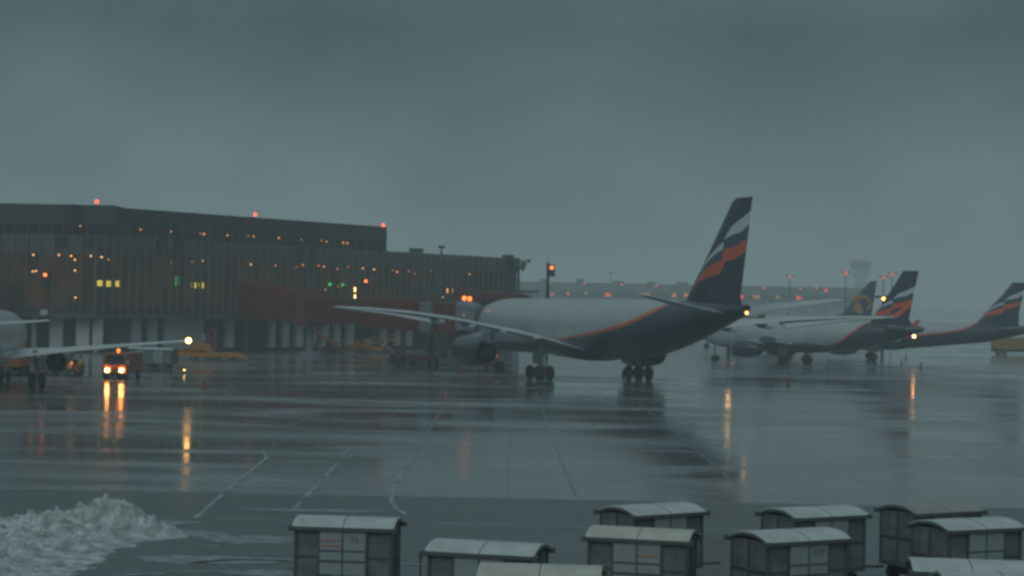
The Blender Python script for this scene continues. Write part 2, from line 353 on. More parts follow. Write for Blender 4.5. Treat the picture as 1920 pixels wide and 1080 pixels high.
def terminal():
    t = thing('terminal_building', 'long dark glass terminal with vertical fins, a setback upper storey and lit halls', 'terminal', (TX, TY, 0), TA)
    LT = Matrix.Rotation(math.pi-TA, 4, 'Z')         # left wing local x runs to world -X ; local y then points to -Y
    Lm = 34; Lg = 96.0; z1, z2, z3 = 4.73, 12.43, 14.9
    U = 63.7                                            # end of upper storey
    def both(fn):
        mb = MB(); fn(mb, Lg, 1); mb.T = LT; fn(mb, Lm, -1); return mb
    # y sign: +1 = inward for the long wing, -1 = inward for the left wing
    def bx(mb, x0, x1, y0, y1, z0_, z1_, s):
        a, b = sorted((y0*s, y1*s)); mb.box(x0, x1, a, b, z0_, z1_)
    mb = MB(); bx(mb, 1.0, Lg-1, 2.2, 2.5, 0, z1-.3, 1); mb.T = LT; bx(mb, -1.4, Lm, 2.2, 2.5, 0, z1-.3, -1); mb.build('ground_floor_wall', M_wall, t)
    mb = MB(); bx(mb, .02, Lg, -.15, 30, z1-.3, z1+.25, 1); mb.T = LT; bx(mb, .0, Lm, -.155, 29, z1-.302, z1+.252, -1); mb.build('floor_slab', M_conc, t)
    mb = MB(); bx(mb, 0.02, Lg, .05, .5, z2, z3, 1); mb.T = LT; bx(mb, 0.0, Lm, .05, .5, z2-.002, z3+.002, -1); mb.build('parapet', M_conc, t)
    mb = MB(); bx(mb, .52, Lg, .5, 30, z2+.8, z2+1.1, 1); mb.T = LT; bx(mb, -.5, Lm, .5, 29, z2+.8, z2+1.1, -1); mb.build('roof', M_roofd, t)
    mb = MB(); bx(mb, 3.46, Lg-.3, 11, 11.3, z1+.25, z2+.75, 1); mb.T = LT; bx(mb, 7.2, Lm, 9.0, 9.3, z1+.25, z2+.75, -1); mb.build('hall_back_wall', M_hall, t)
    mb = MB(); bx(mb, Lg-.3, Lg, .5, 30, 0, z3, 1); mb.build('end_wall', M_conc, t)
    # low opaque sill band
    mb = MB(); bx(mb, .02, Lg, .06, .22, z1+.25, z1+1.15, 1); mb.T = LT; bx(mb, 0, Lm, .06, .22, z1+.25, z1+1.15, -1); mb.build('sill_band', M_roofd, t)
    # windows and fins
    pane0 = None; n = 65; pt = Lg/n
    for i in range(n):
        mb = MB(); mb.add([(.04,.12,z1+1.15),(pt-.04,.12,z1+1.15),(pt-.04,.12,z2),(.04,.12,z2)], [(0,1,2,3)])
        if pane0 is None: pane0 = o = mb.build('window', M_glass, t)
        else: o = pane0.copy(); C.objects.link(o)
        o.location = (i*pt, 0, 0)
    nl = 20; pl = Lm/nl; pane1 = None
    for i in range(nl):
        if pane1 is None: pane1 = o = MB().add([(.04,-.12,z1+1.15),(pl-.04,-.12,z1+1.15),(pl-.04,-.12,z2),(.04,-.12,z2)], [(3,2,1,0)]).build('window', M_glass, t)
        else: o = pane1.copy(); C.objects.link(o)
        o.matrix_local = LT @ Matrix.Translation((i*pl, 0, 0))
    f0 = None
    for i in range(n+1):
        if f0 is None: f0 = o = MB().box(-.05, .05, -.30, .09, z1-.2, z3).build('mullion', M_mull, t)
        else: o = f0.copy(); C.objects.link(o)
        o.location = (i*pt, 0, 0)
    for i in range(1, nl+1):
        if i == 1: f1 = o = MB().box(-.06, .06, -.09, .30, z1-.2, z3).build('mullion', M_mull, t)
        else: o = f1.copy(); C.objects.link(o)
        o.matrix_local = LT @ Matrix.Translation((i*pl, 0, 0))
    # upper storey, set back
    u1, u2 = z3-1.2, 18.75
    mb = MB(); bx(mb, -1.2, U, 3.0, 26, u2-2.5, u2, 1); bx(mb, U-.4, U, 3.0, 26, u1, u2-2.5, 1); mb.T = LT; bx(mb, -2, Lm, 2.0, 24, u2-2.5, u2+.01, -1); mb.build('upper_storey', M_roofd, t)
    mb = MB(); bx(mb, -1.2, U, 8.5, 8.8, u1, u2-2.5, 1); mb.T = LT; bx(mb, -3, Lm, 7, 7.3, u1, u2-2.5, -1); mb.build('upper_hall_wall', mat('upper_hall_glow', (.05,.045,.04), .8, emis=(.5,.25,.12), es=.012), t)  # faint indoor light put into this wall as emission
    for i in range(26):
        w = (U+1)/26; o = MB().add([(-1+i*w+.03,3.17,u1),(-1+(i+1)*w-.03,3.17,u1),(-1+(i+1)*w-.03,3.17,u2-2.5),(-1+i*w+.03,3.17,u2-2.5)], [(0,1,2,3)]).build('upper_window', M_glass, t)
    mb = MB()
    for i in range(27): mb.box(-1+i*(U+1)/26-.05, -1+i*(U+1)/26+.05, 2.92, 3.1, u1, u2-.6)
    mb.T = LT
    for i in range(1, 22): mb.box(i*1.5-.06, i*1.5+.06, -2.0, -1.85, u1, u2-.05)
    mb.build('upper_mullions', mat('upper_fin', (.075,.085,.09), .6), t)
    mb = MB(); mb.T = LT; mb.add([(-1.5,-2.17,u1),(Lm,-2.17,u1),(Lm,-2.17,u2-2.5),(-1.5,-2.17,u2-2.5)], [(3,2,1,0)]); mb.build('upper_window', M_glass, t)
    # ground floor panels (from the photograph)
    for a, b in ((265,283),(297,313),(327,400),(416,428),(442,457),(475,484),(523,534),(547,560),(573,586),(598,611),(622,634),(645,656),(668,681),(714,722),(734,742),(205,258),(760,768),(780,790),(905,912),(925,932)):
        s0, s1 = facade_s(a), facade_s(b); dm = a in (205, 416, 475, 714)
        MB().box(s0, s1, 1.6, 2.2, .5, z1-.32).build('wall_panel', mat('dim_panel', (.07,.08,.08), .8, var=.2) if dm else M_panel, t)
    for a, b in ((53,62),(87,112),(137,162),(168,187)):
        x0, x1 = -52.45-P(b, 600, TY).x, -52.45-P(a, 600, TY).x; mb = MB(); mb.T = LT; mb.box(max(x0, -1), x1, -2.2, -1.6, .5, z1-.32); mb.build('wall_panel', M_panel, t)
    # ceiling lamps seen through the glass
    lamps = [(62,478),(110,478),(133,480),(170,480),(140,487),(61,509),(67,508),(140,507),(141,558)]
    lampr = [(190,482),(203,487),(320,492),(360,491),(379,489),(555,501),(567,497),(597,498),(607,500),(632,504),(653,500),(680,503),(701,505),(736,507),(744,510),(766,508),(778,513),(808,509),(633,537),(610,543),(830,557),(470,496),(515,498),(838,512),(880,514)]
    for x, y in lamps:
        p = P(x, y, TY+2); MB().ball((0,0,0), .13, 5).build('ceiling_lamp', L_ceil, t).matrix_world = Matrix.Translation(p)
        bpy.context.view_layer.objects.active = None
    inv = (Matrix.Translation((TX, TY, 0)) @ Matrix.Rotation(TA, 4, 'Z')).inverted()
    def place(px, py, inset, o):
        k = ray(px, py); nx, ny = -.8313, .5558   # inward normal
        # intersect with plane inset metres behind the facade
        D = ((TX+nx*inset)*nx+(TY+ny*inset)*ny)/(k.x*nx+k.y*ny); o.matrix_parent_inverse = Matrix(); o.matrix_basis = inv @ Matrix.Translation(P(px, py, D)) @ Matrix.Rotation(TA, 4, 'Z') ; return o
    for o in t.children:
        if o.name.startswith('ceiling_lamp'): o.matrix_parent_inverse = Matrix()
    for (x, y), o in zip(lamps, [o for o in t.children if o.name.startswith('ceiling_lamp')]): o.matrix_basis = inv @ Matrix.Translation(P(x, y, TY+2))
    for x, y in lampr: place(x, y, 3, MB().ball((0,0,0), .09+.09*random.random(), 5).build('ceiling_lamp', random.choice((L_ceil, L_ceil2, L_ceil3)), t))
    for x, y in ((150,423),): o = MB().ball((0,0,0), .15, 5).build('ceiling_lamp', L_ceil, t); o.matrix_basis = inv @ Matrix.Translation(P(x, y, TY+5))
    for x, y in ((192,423),(203,425),(222,429),(263,430),(304,430),(320,434),(360,434),(375,438),(382,439),(426,441),(465,442),(475,443),(522,446),(565,449),(602,451),(612,453),(643,455),(651,456)):
        place(x, y, 5, MB().ball((0,0,0), .09+.08*random.random(), 5).build('ceiling_lamp', random.choice((L_ceil, L_ceil2, L_ceil2, L_ceil3)), t))
    for x, y in ((665,543),(665,557),(838,545),(847,545)):
        place(x, y, 2, MB().box(-.13, .13, -.05, .05, -.35, .35).build('lit_panel', L_warm if x < 700 else L_ceil, t))
    # yellow gate boards and green exit boards
    for x, y, s in ((187,531,'1'),(204,532,'12'),(221,532,'10'),(363,535,'15'),(377,535,'11')):
        o = place(x, y, 1.0, MB().box(-.42, .42, -.05, .05, -.36, .36).build('gate_board', L_yel, t))
        put_text(s, .5, M_black, o, (0, -.065, 0), (R(90), 0, 0), 'board_lettering')
    for x, y, h in ((332,527,.62),(618,533,.2),(642,534,.14)):
        o = place(x, y, 1.0, MB().box(-.27, .27, -.05, .05, -h, h).build('exit_board', L_grn, t))
    # roof gear and wall boxes
    for x, y, w, h in ((303,457,.5,.5),(335,458,.5,.5),(560,468,.5,.5),(585,470,.5,.5)):
        place(x, y, -.35, MB().box(-w, w, -.35, .3, -h, h).build('vent_box', M_dark, t))
    for x, y in ((114,449),(164,449)):
        o = MB().box(-.55, .55, -.35, .3, -.5, .5).build('vent_box', M_dark, t); o.matrix_basis = inv @ Matrix.Translation(P(x, y, TY-.35))
    place(780, 470, 2, MB().box(-1.2, 1.2, -.5, .5, -.3, .35).build('roof_unit', M_dark, t))
    place(952, 483, 2, MB().box(-1.0, 1.0, -.5, .5, -.3, .45).build('roof_unit', M_dark, t))
    place(962, 487, -.8, MB().box(-1.3, 1.3, -.5, .6, -.8, .3).box(-.5, .5, -.3, .5, -5.5, -.8).build('corner_gantry', M_dark, t))
    o = MB().tube((0,0,0), (0,0,1.1), .08).box(-.5, .5, -.3, .3, .9, 1.3).tube((-.3,0,0), (0,0,.9), .05).tube((.3,0,0), (0,0,.9), .05).build('roof_antenna', M_dark, t); place(827, 476, 3, o)
    return t
terminal()
def facade_pt(px, py, out_=0):
    k = ray(px, py); nx, ny = -.8313, .5558; D = ((TX-nx*out_)*nx+(TY-ny*out_)*ny)/(k.x*nx+k.y*ny); return P(px, py, D)
# red beacons on the upper roof
for px, py, lb in ((181,379,'red roof beacon at the bend of the terminal roof, leftmost'),(478,403,'red roof beacon on the middle of the terminal upper storey'),(718,423,'red roof beacon at the right end of the terminal upper storey')):
    p = P(px, py, TY+3+facade_s(px)*.8313); t = thing('roof_beacon', lb, 'beacon', (p.x, p.y, 18.75), 0, 'red beacons on the terminal roof')
    MB().tube((0,0,0), (0,0,max(.2, p.z-18.75)), .06).build('stem', M_dark, t); MB().ball((0,0,p.z-18.75+.05), .24).build('lamp_globe', L_red, t)
# docking guidance boxes with an orange lamp, hung on the facade
for px, py, lb, left in ((85,520,'dark guidance box with orange lamp on the left part of the facade',1),(684,531,'dark guidance box with orange lamp above the long red bridge',0)):
    p = P(px, py, TY-.9) if left else facade_pt(px, py, .9)
    t = thing('guidance_box', lb, 'signal', p, 0 if left else TA-R(30), 'docking guidance boxes on the facade')
    MB().box(-.42, .42, -.25, .25, -1.2, .75).build('housing', M_black, t); MB().box(-.08, .08, .25, .75, -.3, .0).build('bracket', M_dark, t)
    MB().tube((0,-.25,.3), (0,-.32,.3), .24).build('lamp_lens', L_orange, t)
p = P(85, 587, TY-.6)
t = thing('wall_sign', 'small blank white board under the windows at left', 'sign', P(82, 586, TY-.5)); MB().box(-.45, .45, -.05, .05, -.35, .35).build('board', M_white, t); MB().box(-.05, .05, .05, .4, -.1, .1).build('bracket', M_dark, t)
# surveillance lamp arm at the pier corner
p = P(975, 494, 318); t = thing('floodlight', 'dark floodlight cluster sticking out at the right corner of the terminal', 'floodlight', p)
MB().tube((-1.6,0,.4), (1.0,0,.5), .07).build('arm', M_dark, t); MB().prism([(-.1,-.9),(.6,-1.3),(1.1,.1),(.2,.5)], -.3, .3).build('lamp_head', M_dark, t); MB().box(1.0, 1.7, -.3, .3, .2, .65).build('lamp_head', M_dark, t)
# ------------------------------------------------------------------ jet bridges
def tunnel_mesh(mb, A, B, w, hA0, hA1, hB0, hB1, ribs=0):
    A = Vector((A[0], A[1], 0)); B = Vector((B[0], B[1], 0)); d = (B-A); L_ = d.length; d.normalize(); n = Vector((-d.y, d.x, 0))*w/2
    def sec(p, z0, z1): return [p-n+Vector((0,0,z0)), p+n+Vector((0,0,z0)), p+n+Vector((0,0,z1-.12)), p+n*.9+Vector((0,0,z1)), p-n*.9+Vector((0,0,z1)), p-n+Vector((0,0,z1-.12))]
    mb.rings([sec(A, hA0, hA1), sec(B, hB0, hB1)])
    if ribs:
        k = int(L_/ribs)
        for i in range(k+1):
            t0 = min((i*ribs)/L_, .985); t1 = t0+.10/L_
            def s2(t_, e):
                p = A.lerp(B, t_); z0 = hA0+(hB0-hA0)*t_; z1 = hA1+(hB1-hA1)*t_; nn = n*(1+e)
                return [p-nn+Vector((0,0,z0-e)), p+nn+Vector((0,0,z0-e)), p+nn+Vector((0,0,z1-.12)), p+nn*.9+Vector((0,0,z1+e)), p-nn*.9+Vector((0,0,z1+e)), p-nn+Vector((0,0,z1-.12))]
            mb.rings([s2(t0, .05), s2(t1, .05)])
    return mb
def jet_bridge_main():
    t = thing('jet_bridge', 'long red boarding bridge running from the terminal to the big airliner nose', 'jet bridge')
    A = facade_pt(468, 560, .5); B = P(582, 560, 254)
    tunnel_mesh(MB(), A, B, 3.6, 4.75, 9.7, 4.4, 8.5, .8).build('fixed_walkway', M_red, t)
    MB().tube((B.x, B.y, 3.9), (B.x, B.y, 8.2), 2.3, n=20).build('rotunda', M_red, t, True)
    MB().tube((B.x, B.y, 0), (B.x, B.y, 3.9), .55, n=14).build('rotunda_column', M_grey, t, True)
    MB().box(B.x-1.2, B.x+1.2, B.y-1.2, B.y+1.2, 0.006, .5).build('column_base', M_grey, t)
    D = Vector((-6.6, 209.2)); Bv = Vector((B.x, B.y))
    def lp(s): q = Bv.lerp(D, s); return (q.x, q.y)
    tunnel_mesh(MB(), lp(.03), lp(.52), 2.9, 4.55, 7.65, 4.4, 7.45, 1.1).build('rear_tunnel', M_redd, t)
    tunnel_mesh(MB(), lp(.50), lp(.90), 3.3, 4.25, 7.6, 4.1, 7.4, 1.1).build('front_tunnel', M_red, t)
    tunnel_mesh(MB(), lp(.90), lp(.965), 3.5, 4.0, 7.3, 4.0, 7.3).build('machine_box', M_grey, t)
    c = lp(1.0)
    MB().tube((c[0], c[1], 3.9), (c[0], c[1], 7.2), 1.9, n=18).build('cab', M_redd, t, True)
    mb = MB(); dv = Vector((.93, -.36, 0)); nv = Vector((.36, .93, 0)); o0 = Vector((c[0]+.8, c[1]-.3, 0)); rs = []
    for u, z1 in ((0, 7.35), (1.0, 7.5), (1.9, 7.3), (2.5, 6.9)): 
        p_ = o0+dv*u; rs.append([p_-nv*1.5+Vector((0,0,4.3)), p_+nv*1.5+Vector((0,0,4.3)), p_+nv*1.5+Vector((0,0,z1-.4)), p_+nv*.9+Vector((0,0,z1)), p_-nv*.9+Vector((0,0,z1)), p_-nv*1.5+Vector((0,0,z1-.4))])
    mb.rings(rs).build('canopy', M_grey, t)
    q = lp(.80); 
    for sx in (-1.6, 1.6): MB().box(q[0]+sx-.2, q[0]+sx+.2, q[1]-.2, q[1]+.2, .6, 4.3).build('lift_column', M_redd, t)
    MB().box(q[0]-2.4, q[0]+2.4, q[1]-.5, q[1]+.5, .7, 1.2).build('bogie_beam', M_redd, t)
    for sx in (-2.2, -1.4, 1.4, 2.2): MB().tube((q[0]+sx-.18, q[1], .6), (q[0]+sx+.18, q[1], .6), .6, n=18).build('wheel', M_tyre, t)
    q = lp(.93)
    mb = MB()
    for i in range(14): mb.box(q[0]-3.6+i*.22, q[0]-3.3+i*.22, q[1]-3.2, q[1]-2.3, .25+i*.28, .33+i*.28)
    mb.tube((q[0]-3.5, q[1]-3.2, 1.0), (q[0]-.4, q[1]-3.2, 4.9), .05).tube((q[0]-.5, q[1]-2.7, .0), (q[0]-.5, q[1]-2.7, 4.2), .08).build('service_stair', M_dark, t)
    for px, py in ((870,559),(880,560)):
        p = P(px, py, 209.5); MB().ball((p.x, p.y, p.z), .25).tube((p.x, p.y, p.z-.25), (p.x, p.y, 7.1), .05).build('warning_lamp', L_orange, t)
    p = P(869, 591, 206.8); MB().ball(p, .12).build('cab_lamp', L_far, t)
    # small lit junction box on the front tunnel
jet_bridge_main()
def jet_bridge_left():
    t = thing('jet_bridge', 'dark red bridge stub cut off by the left edge of the frame', 'jet bridge')
    tunnel_mesh(MB(), (-68, 241.5), (-61.9, 233), 3.6, 4.3, 9.7, 4.3, 8.8, .8).build('fixed_walkway', M_red, t)
    MB().tube((-62.5, 233, 0), (-62.5, 233, 4.3), .5).build('column', M_grey, t)
    MB().tube((-62.5, 232.8, 4.2), (-62.5, 232.8, 8.6), 2.2, n=18).build('rotunda', M_redd, t, True)
    tunnel_mesh(MB(), (-63.5, 232), (-72, 190), 2.9, 4.3, 7.2, 4.1, 7.0, 1.1).build('front_tunnel', M_redd, t)
jet_bridge_left()
def jet_bridge_far():
    t = thing('jet_bridge', 'red boarding bridge with sloping roof behind the airliner nose at the terminal corner', 'jet bridge')
    A = facade_pt(868, 550, .5); B = P(968, 560, 285)
    tunnel_mesh(MB(), A, B, 3.4, 4.6, 9.6, 4.4, 8.7, .8).build('fixed_walkway', M_red, t)
    MB().tube((B.x, B.y, 4.2), (B.x, B.y, 8.5), 2.0, n=18).build('rotunda', M_redd, t, True)
    MB().tube((B.x, B.y, 0), (B.x, B.y, 4.2), .5).build('column', M_grey, t)
    E_ = P(1012, 560, 283); tunnel_mesh(MB(), (B.x, B.y), (E_.x, E_.y), 2.8, 5.2, 8.15, 5.2, 8.1, 1.1).build('front_tunnel', M_dark, t)
    for px, k in ((971, 0), (986, 1), (1002, 1)):
        p = P(px, 548, 284); MB().tube((p.x-.45, p.y, 8.1), (p.x-.45, p.y, p.z), .05).tube((p.x+.45, p.y, 8.1), (p.x+.45, p.y, p.z), .05).box(p.x-.62, p.x+.62, p.y-.4, p.y+.4, p.z, p.z+.28).build('roof_fan', M_dark, t)
jet_bridge_far()
def jet_bridge_right():
    t = thing('jet_bridge', 'red and grey bridge section glimpsed behind the big airliner tail', 'jet bridge')
    a = P(1335, 595, 300); b = P(1385, 595, 300); c = P(1420, 595, 300); d = P(1433, 595, 300)
    tunnel_mesh(MB(), a, b, 3, 3.4, 6.3, 3.4, 6.3, 1).build('rear_tunnel', M_red, t)
    tunnel_mesh(MB(), b, c, 2.8, 3.5, 6.2, 3.5, 6.2).build('machine_box', M_grey, t)
    tunnel_mesh(MB(), c, d, 3, 3.4, 6.4, 3.4, 6.4).build('cab', M_redd, t)
    MB().tube((b.x, b.y, 0), (b.x, b.y, 3.4), .4).build('column', M_grey, t)
jet_bridge_right()
# pole with orange signal lamp behind the big airliner
t = thing('signal_pole', 'tall thin pole with a dark box and orange lamp right of the terminal corner', 'signal pole', P(1026, 560, 270).xy.to_3d())
MB().tube((0,0,0), (0,0,13.1), .24, .22).tube((0,0,13.1), (0,0,13.9), .04).build('pole', M_dark, t); MB().box(0, .95, -.3, .3, 11.2, 12.9).build('housing', M_dark, t); MB().ball((.5,-.42,12.45), .27).build('lamp_lens', L_orange, t)
# ------------------------------------------------------------------ aircraft
def curve_nodes(t, val, pts, x0, x1, z0, z1):
    """float curve through pts (x,z); returns z socket"""
    L = t.links.new
    mr = N(t, 'ShaderNodeMapRange'); mr.inputs[1].default_value = x0; mr.inputs[2].default_value = x1; L(val, mr.inputs[0])
    fc = N(t, 'ShaderNodeFloatCurve'); c = fc.mapping.curves[0]; q = sorted(((x-x0)/(x1-x0), (z-z0)/(z1-z0)) for x, z in pts)
    q = [(max(0, min(1, a)), max(0, min(1, b))) for a, b in q]
    c.points[0].location = q[0]; c.points[1].location = q[-1]
    for a in q[1:-1]: c.points.new(*a)
    for pnt in c.points: pnt.handle_type = 'AUTO_CLAMPED'
    fc.mapping.update(); L(mr.outputs[0], fc.inputs[1])
    m2 = N(t, 'ShaderNodeMapRange'); m2.inputs[3].default_value = z0; m2.inputs[4].default_value = z1; L(fc.outputs[0], m2.inputs[0]); return m2.outputs[0]
def less(t, a, b):
    n = N(t, 'ShaderNodeMath', operation='LESS_THAN')
    for i, v in enumerate((a, b)):
        if isinstance(v, (int, float)): n.inputs[i].default_value = v
        else: t.links.new(v, n.inputs[i])
    return n.outputs[0]
def mixc(t, fac, a, b):
    m = N(t, 'ShaderNodeMix', data_type='RGBA'); t.links.new(fac, m.inputs[0])
    for i, v in ((6, a), (7, b)):
        if isinstance(v, tuple): m.inputs[i].default_value = (*v, 1)
        else: t.links.new(v, m.inputs[i])
    return m.outputs[2]
NAVY = (.010, .022, .040); BLUE = (.022, .055, .095); SILV = (.33, .385, .405); ORG = (.55, .085, .03); WHT = (.50, .56, .58)
def livery_mat(name, low, up):
    m = bpy.data.materials.new(name); m.use_nodes = True; t = m.node_tree; b = t.nodes['Principled BSDF']; L = t.links.new
    tc = N(t, 'ShaderNodeTexCoord'); sp = N(t, 'ShaderNodeSeparateXYZ'); L(tc.outputs['Object'], sp.inputs[0])
    zl = curve_nodes(t, sp.outputs[0], low, -30, 30, 0, 10); zu = curve_nodes(t, sp.outputs[0], up, -30, 30, 0, 10)
    n = N(t, 'ShaderNodeTexNoise'); n.inputs['Scale'].default_value = .5; n.inputs['Detail'].default_value = 5; L(tc.outputs['Object'], n.inputs['Vector'])
    mr = N(t, 'ShaderNodeMapRange'); mr.inputs[1].default_value = .3; mr.inputs[2].default_value = .7; mr.inputs[3].default_value = .88; mr.inputs[4].default_value = 1.1; L(n.outputs[0], mr.inputs[0])
    c = mixc(t, less(t, sp.outputs[2], zu), SILV, ORG); c = mixc(t, less(t, sp.outputs[2], zl), c, NAVY)
    mm = N(t, 'ShaderNodeMix', data_type='RGBA', blend_type='MULTIPLY'); mm.inputs[0].default_value = 1; L(c, mm.inputs[6]); L(mr.outputs[0], mm.inputs[7])
    L(mm.outputs[2], b.inputs['Base Color']); b.inputs['Roughness'].default_value = .35; b.inputs['Coat Weight'].default_value = .3; return m
def fin_mat(name, ox, oz, s):
    """waving flag stripes; pattern measured on the big fin, p relative to its own frame, placed by offset and scale"""
    m = bpy.data.materials.new(name); m.use_nodes = True; t = m.node_tree; b = t.nodes['Principled BSDF']; L = t.links.new
    tc = N(t, 'ShaderNodeTexCoord'); mp = N(t, 'ShaderNodeMapping', vector_type='POINT'); L(tc.outputs['Object'], mp.inputs[0])
    mp.inputs['Scale'].default_value = (1/s, 1, 1/s); mp.inputs['Location'].default_value = (-30.07+ -ox/s, 0, 16.56-oz/s)
    sp = N(t, 'ShaderNodeSeparateXYZ'); L(mp.outputs[0], sp.inputs[0]); x, z = sp.outputs[0], sp.outputs[2]
    def cv(pts): return curve_nodes(t, x, pts, -31, -18, 7, 17)
    wtL = cv([(-18, 8.6), (-21.56, 10.62), (-22.55, 11.25), (-24.17, 12.21), (-26, 13.05)]); wbL = cv([(-18, 8.0), (-21.57, 10.38), (-22.55, 11.0), (-24.19, 11.8), (-26.2, 12.4)])
    rtL = cv([(-18, 7.6), (-19.24, 8.38), (-20.92, 9.49), (-22.58, 10.48), (-23.89, 10.97), (-26, 11.45)]); rbL = cv([(-18, 7.4), (-19.4, 8.3), (-21.26, 9.4), (-22.61, 9.73), (-23.93, 9.98), (-26, 10.2)])
    wtR = cv([(-25, 12.4), (-25.93, 13.29), (-27.02, 14.2), (-28.27, 14.73), (-29.56, 15.33), (-31, 16)]); wbR = cv([(-25, 12.9), (-25.94, 13.13), (-27.05, 13.46), (-28.31, 13.67), (-29.23, 14.13), (-31, 15)])
    rtR = cv([(-25, 11.8), (-25.33, 11.94), (-26.13, 12.26), (-27.41, 12.48), (-28.81, 12.93), (-31, 13.6)]); rbR = cv([(-25, 10.4), (-25.55, 10.62), (-25.9, 11.1), (-27.13, 11.34), (-28.54, 11.81), (-31, 12.6)])
    def side(wt, wb, rt, rb):
        c = mixc(t, less(t, z, wt), NAVY, WHT); c = mixc(t, less(t, z, wb), c, BLUE); c = mixc(t, less(t, z, rt), c, ORG); return mixc(t, less(t, z, rb), c, NAVY)
    # fold line leans back
    a = N(t, 'ShaderNodeMath', operation='MULTIPLY_ADD'); L(z, a.inputs[0]); a.inputs[1].default_value = .17; L(x, a.inputs[2])
    c = mixc(t, less(t, a.outputs[0], -23.55), side(wtL, wbL, rtL, rbL), side(wtR, wbR, rtR, rbR))
    L(c, b.inputs['Base Color']); b.inputs['Roughness'].default_value = .35; b.inputs['Coat Weight'].default_value = .3; return m
def airliner(S, name, label, loc, a):
    """local x forward from main gear, y left, z up"""
    t = thing(name, label, 'airliner', loc, R(a)+math.pi/2, S.get('group'))
    Rf, zc, zr = S['R'], S['zc'], S.get('Rz', S['R'])
    # fuselage stations: (p, scale, z centre)
    st = S['stations']; xs = [s_[0] for s_ in st]
    def interp(p, k):
        for i in range(len(xs)-1):
            if xs[i] >= p >= xs[i+1]:
                u = (xs[i]-p)/(xs[i]-xs[i+1]); 
                return st[i][k]*(1-u)+st[i+1][k]*u
        return st[-1][k]
    mb = MB(); rs = []; n = 40; p = xs[0]; ps = []
    while p > xs[-1]: ps.append(p); p -= .5 if (p > xs[0]-6 or p < xs[0]-.6*(xs[0]-xs[-1])) else 1.5
    ps.append(xs[-1])
    def sm(p, k): return sum(interp(max(min(p+d, xs[0]), xs[-1]), k)*w for d, w in ((-1.2, .25), (0, .5), (1.2, .25))) if xs[0]-1.5 > p > xs[-1]+1.5 else interp(p, k)
    for p in ps:
        sc, cz = sm(p, 1), sm(p, 2)
        rs.append([Vector((p, -math.sin(2*math.pi*i/n)*Rf*sc, cz+math.cos(2*math.pi*i/n)*zr*sc)) for i in range(n)])
    fus = mb.rings(rs).build('fuselage', S['fmat'], t, True)
    # belly fairing
    mb = MB(); rs = []
    for p, k in ((8, .3), (6, .85), (0, 1), (-4, .9), (-7, .3)): rs.append([Vector((p, math.cos(2*math.pi*i/16)*Rf*.95*k, zc-zr*.62+math.sin(2*math.pi*i/16)*zr*.52*k)) for i in range(16)])
    mb.rings(rs).build('belly_fairing', S.get('belly', M_navy), t, True)
    # cockpit glass
    pn = xs[0]
    mb = MB()
    for s_ in (-1, 1): mb.add([(pn-2.0, s_*.15, zc+.62*zr), (pn-2.3, s_*Rf*.62, zc+.52*zr), (pn-3.1, s_*Rf*.74, zc+.74*zr), (pn-2.9, s_*.15, zc+.92*zr)], [(0,1,2,3)])
    mb.build('windscreen', M_glassd, t)
    # fin
    fp = S['fin']
    def airfoil(le, te, z, th, y=0, vert=True, l=0, tw=.06):
        c = le-te; out_ = []
        pr = ((0, 0), (.08, .6), (.3, 1), (.6, .75), (1, .06)); 
        up = [(le-c*u, th*v) for u, v in pr]; dn = [(le-c*u, -th*v) for u, v in reversed(pr[1:])]
        if vert: return [Vector((x, y_, z)) for x, y_ in up+dn]
        return [Vector((x, l, z+(y_ if y_ > 0 else y_*.5)-(le-x)*tw)) for x, y_ in up+dn]
    MB().rings([airfoil(le, te, z, th) for le, te, z, th in fp]).build('fin', S['finmat'], t, True)
    # wings
    for s_, nm in ((1, 'l'), (-1, 'r')):
        mb = MB(); wr = [airfoil(le, te, z, th, vert=False, l=l*s_) for l, le, te, z, th in S['wing']]
        wo = mb.rings(wr).build('wing', M_wing, t, True)
        fl = S.get('flap')
        if fl:
            mb = MB(); rs = []
            for l, te, z, ch, dr in fl:
                rs.append([Vector((te+ch*.6, l*s_, z+.06)), Vector((te-.2, l*s_, z-dr*.55)), Vector((te-ch*.35, l*s_, z-dr)), Vector((te-ch*.3, l*s_, z-dr-.07)), Vector((te+ch*.3, l*s_, z-.25))])
            mb.rings(rs).build('flap', M_wing, wo)
        for l in S['fair']:
            i = max(k for k in range(len(S['wing'])-1) if S['wing'][k][0] <= l); w0, w1 = S['wing'][i], S['wing'][i+1]; u = (l-w0[0])/(w1[0]-w0[0]); te = w0[2]*(1-u)+w1[2]*u; z = w0[3]*(1-u)+w1[3]*u
            k = S['k']; MB().rings([[Vector((te+x*k, l*s_+math.cos(q)*r_*k, z-dz*k+math.sin(q)*r_*1.2*k)) for q in [j*math.pi/4 for j in range(8)]] for x, r_, dz in ((2.2,.04,.3),(1.4,.14,.42),(.3,.17,.46),(-.3,.12,.46),(-.8,.03,.44))]).build('flap_fairing', M_wing, wo, True)
        if 'wl' in S and not (s_ == 1 and S['k'] > 1):
            mb = MB(); mb.rings([[Vector((x+d_*0, (l+e_)*s_, z)) for x, e_ in ((le, 0), ((le+te)/2, .06), (te, 0), ((le+te)/2, -.06))] for l, le, te, z, d_ in S['wl']]); mb.build('winglet', M_orange, wo)
        if S.get('tiplight') and (s_ == -1 or S['tiplight'] == 2) or (S.get('tiplight') == 'left' and s_ == 1):
            w = S['wing'][-1]; MB().ball((w[2]-.05, (w[0]+.08)*s_, w[3]), S.get('lr', .17)).build('strobe_light', L_wing, wo)
        # tailplane
        MB().rings([airfoil(le, te, z+(le-te)*.012, th*1.3, vert=False, l=l*s_, tw=.028) for l, le, te, z, th in S['stab']]).build('tailplane', S.get('stabmat', M_wing), t, True)
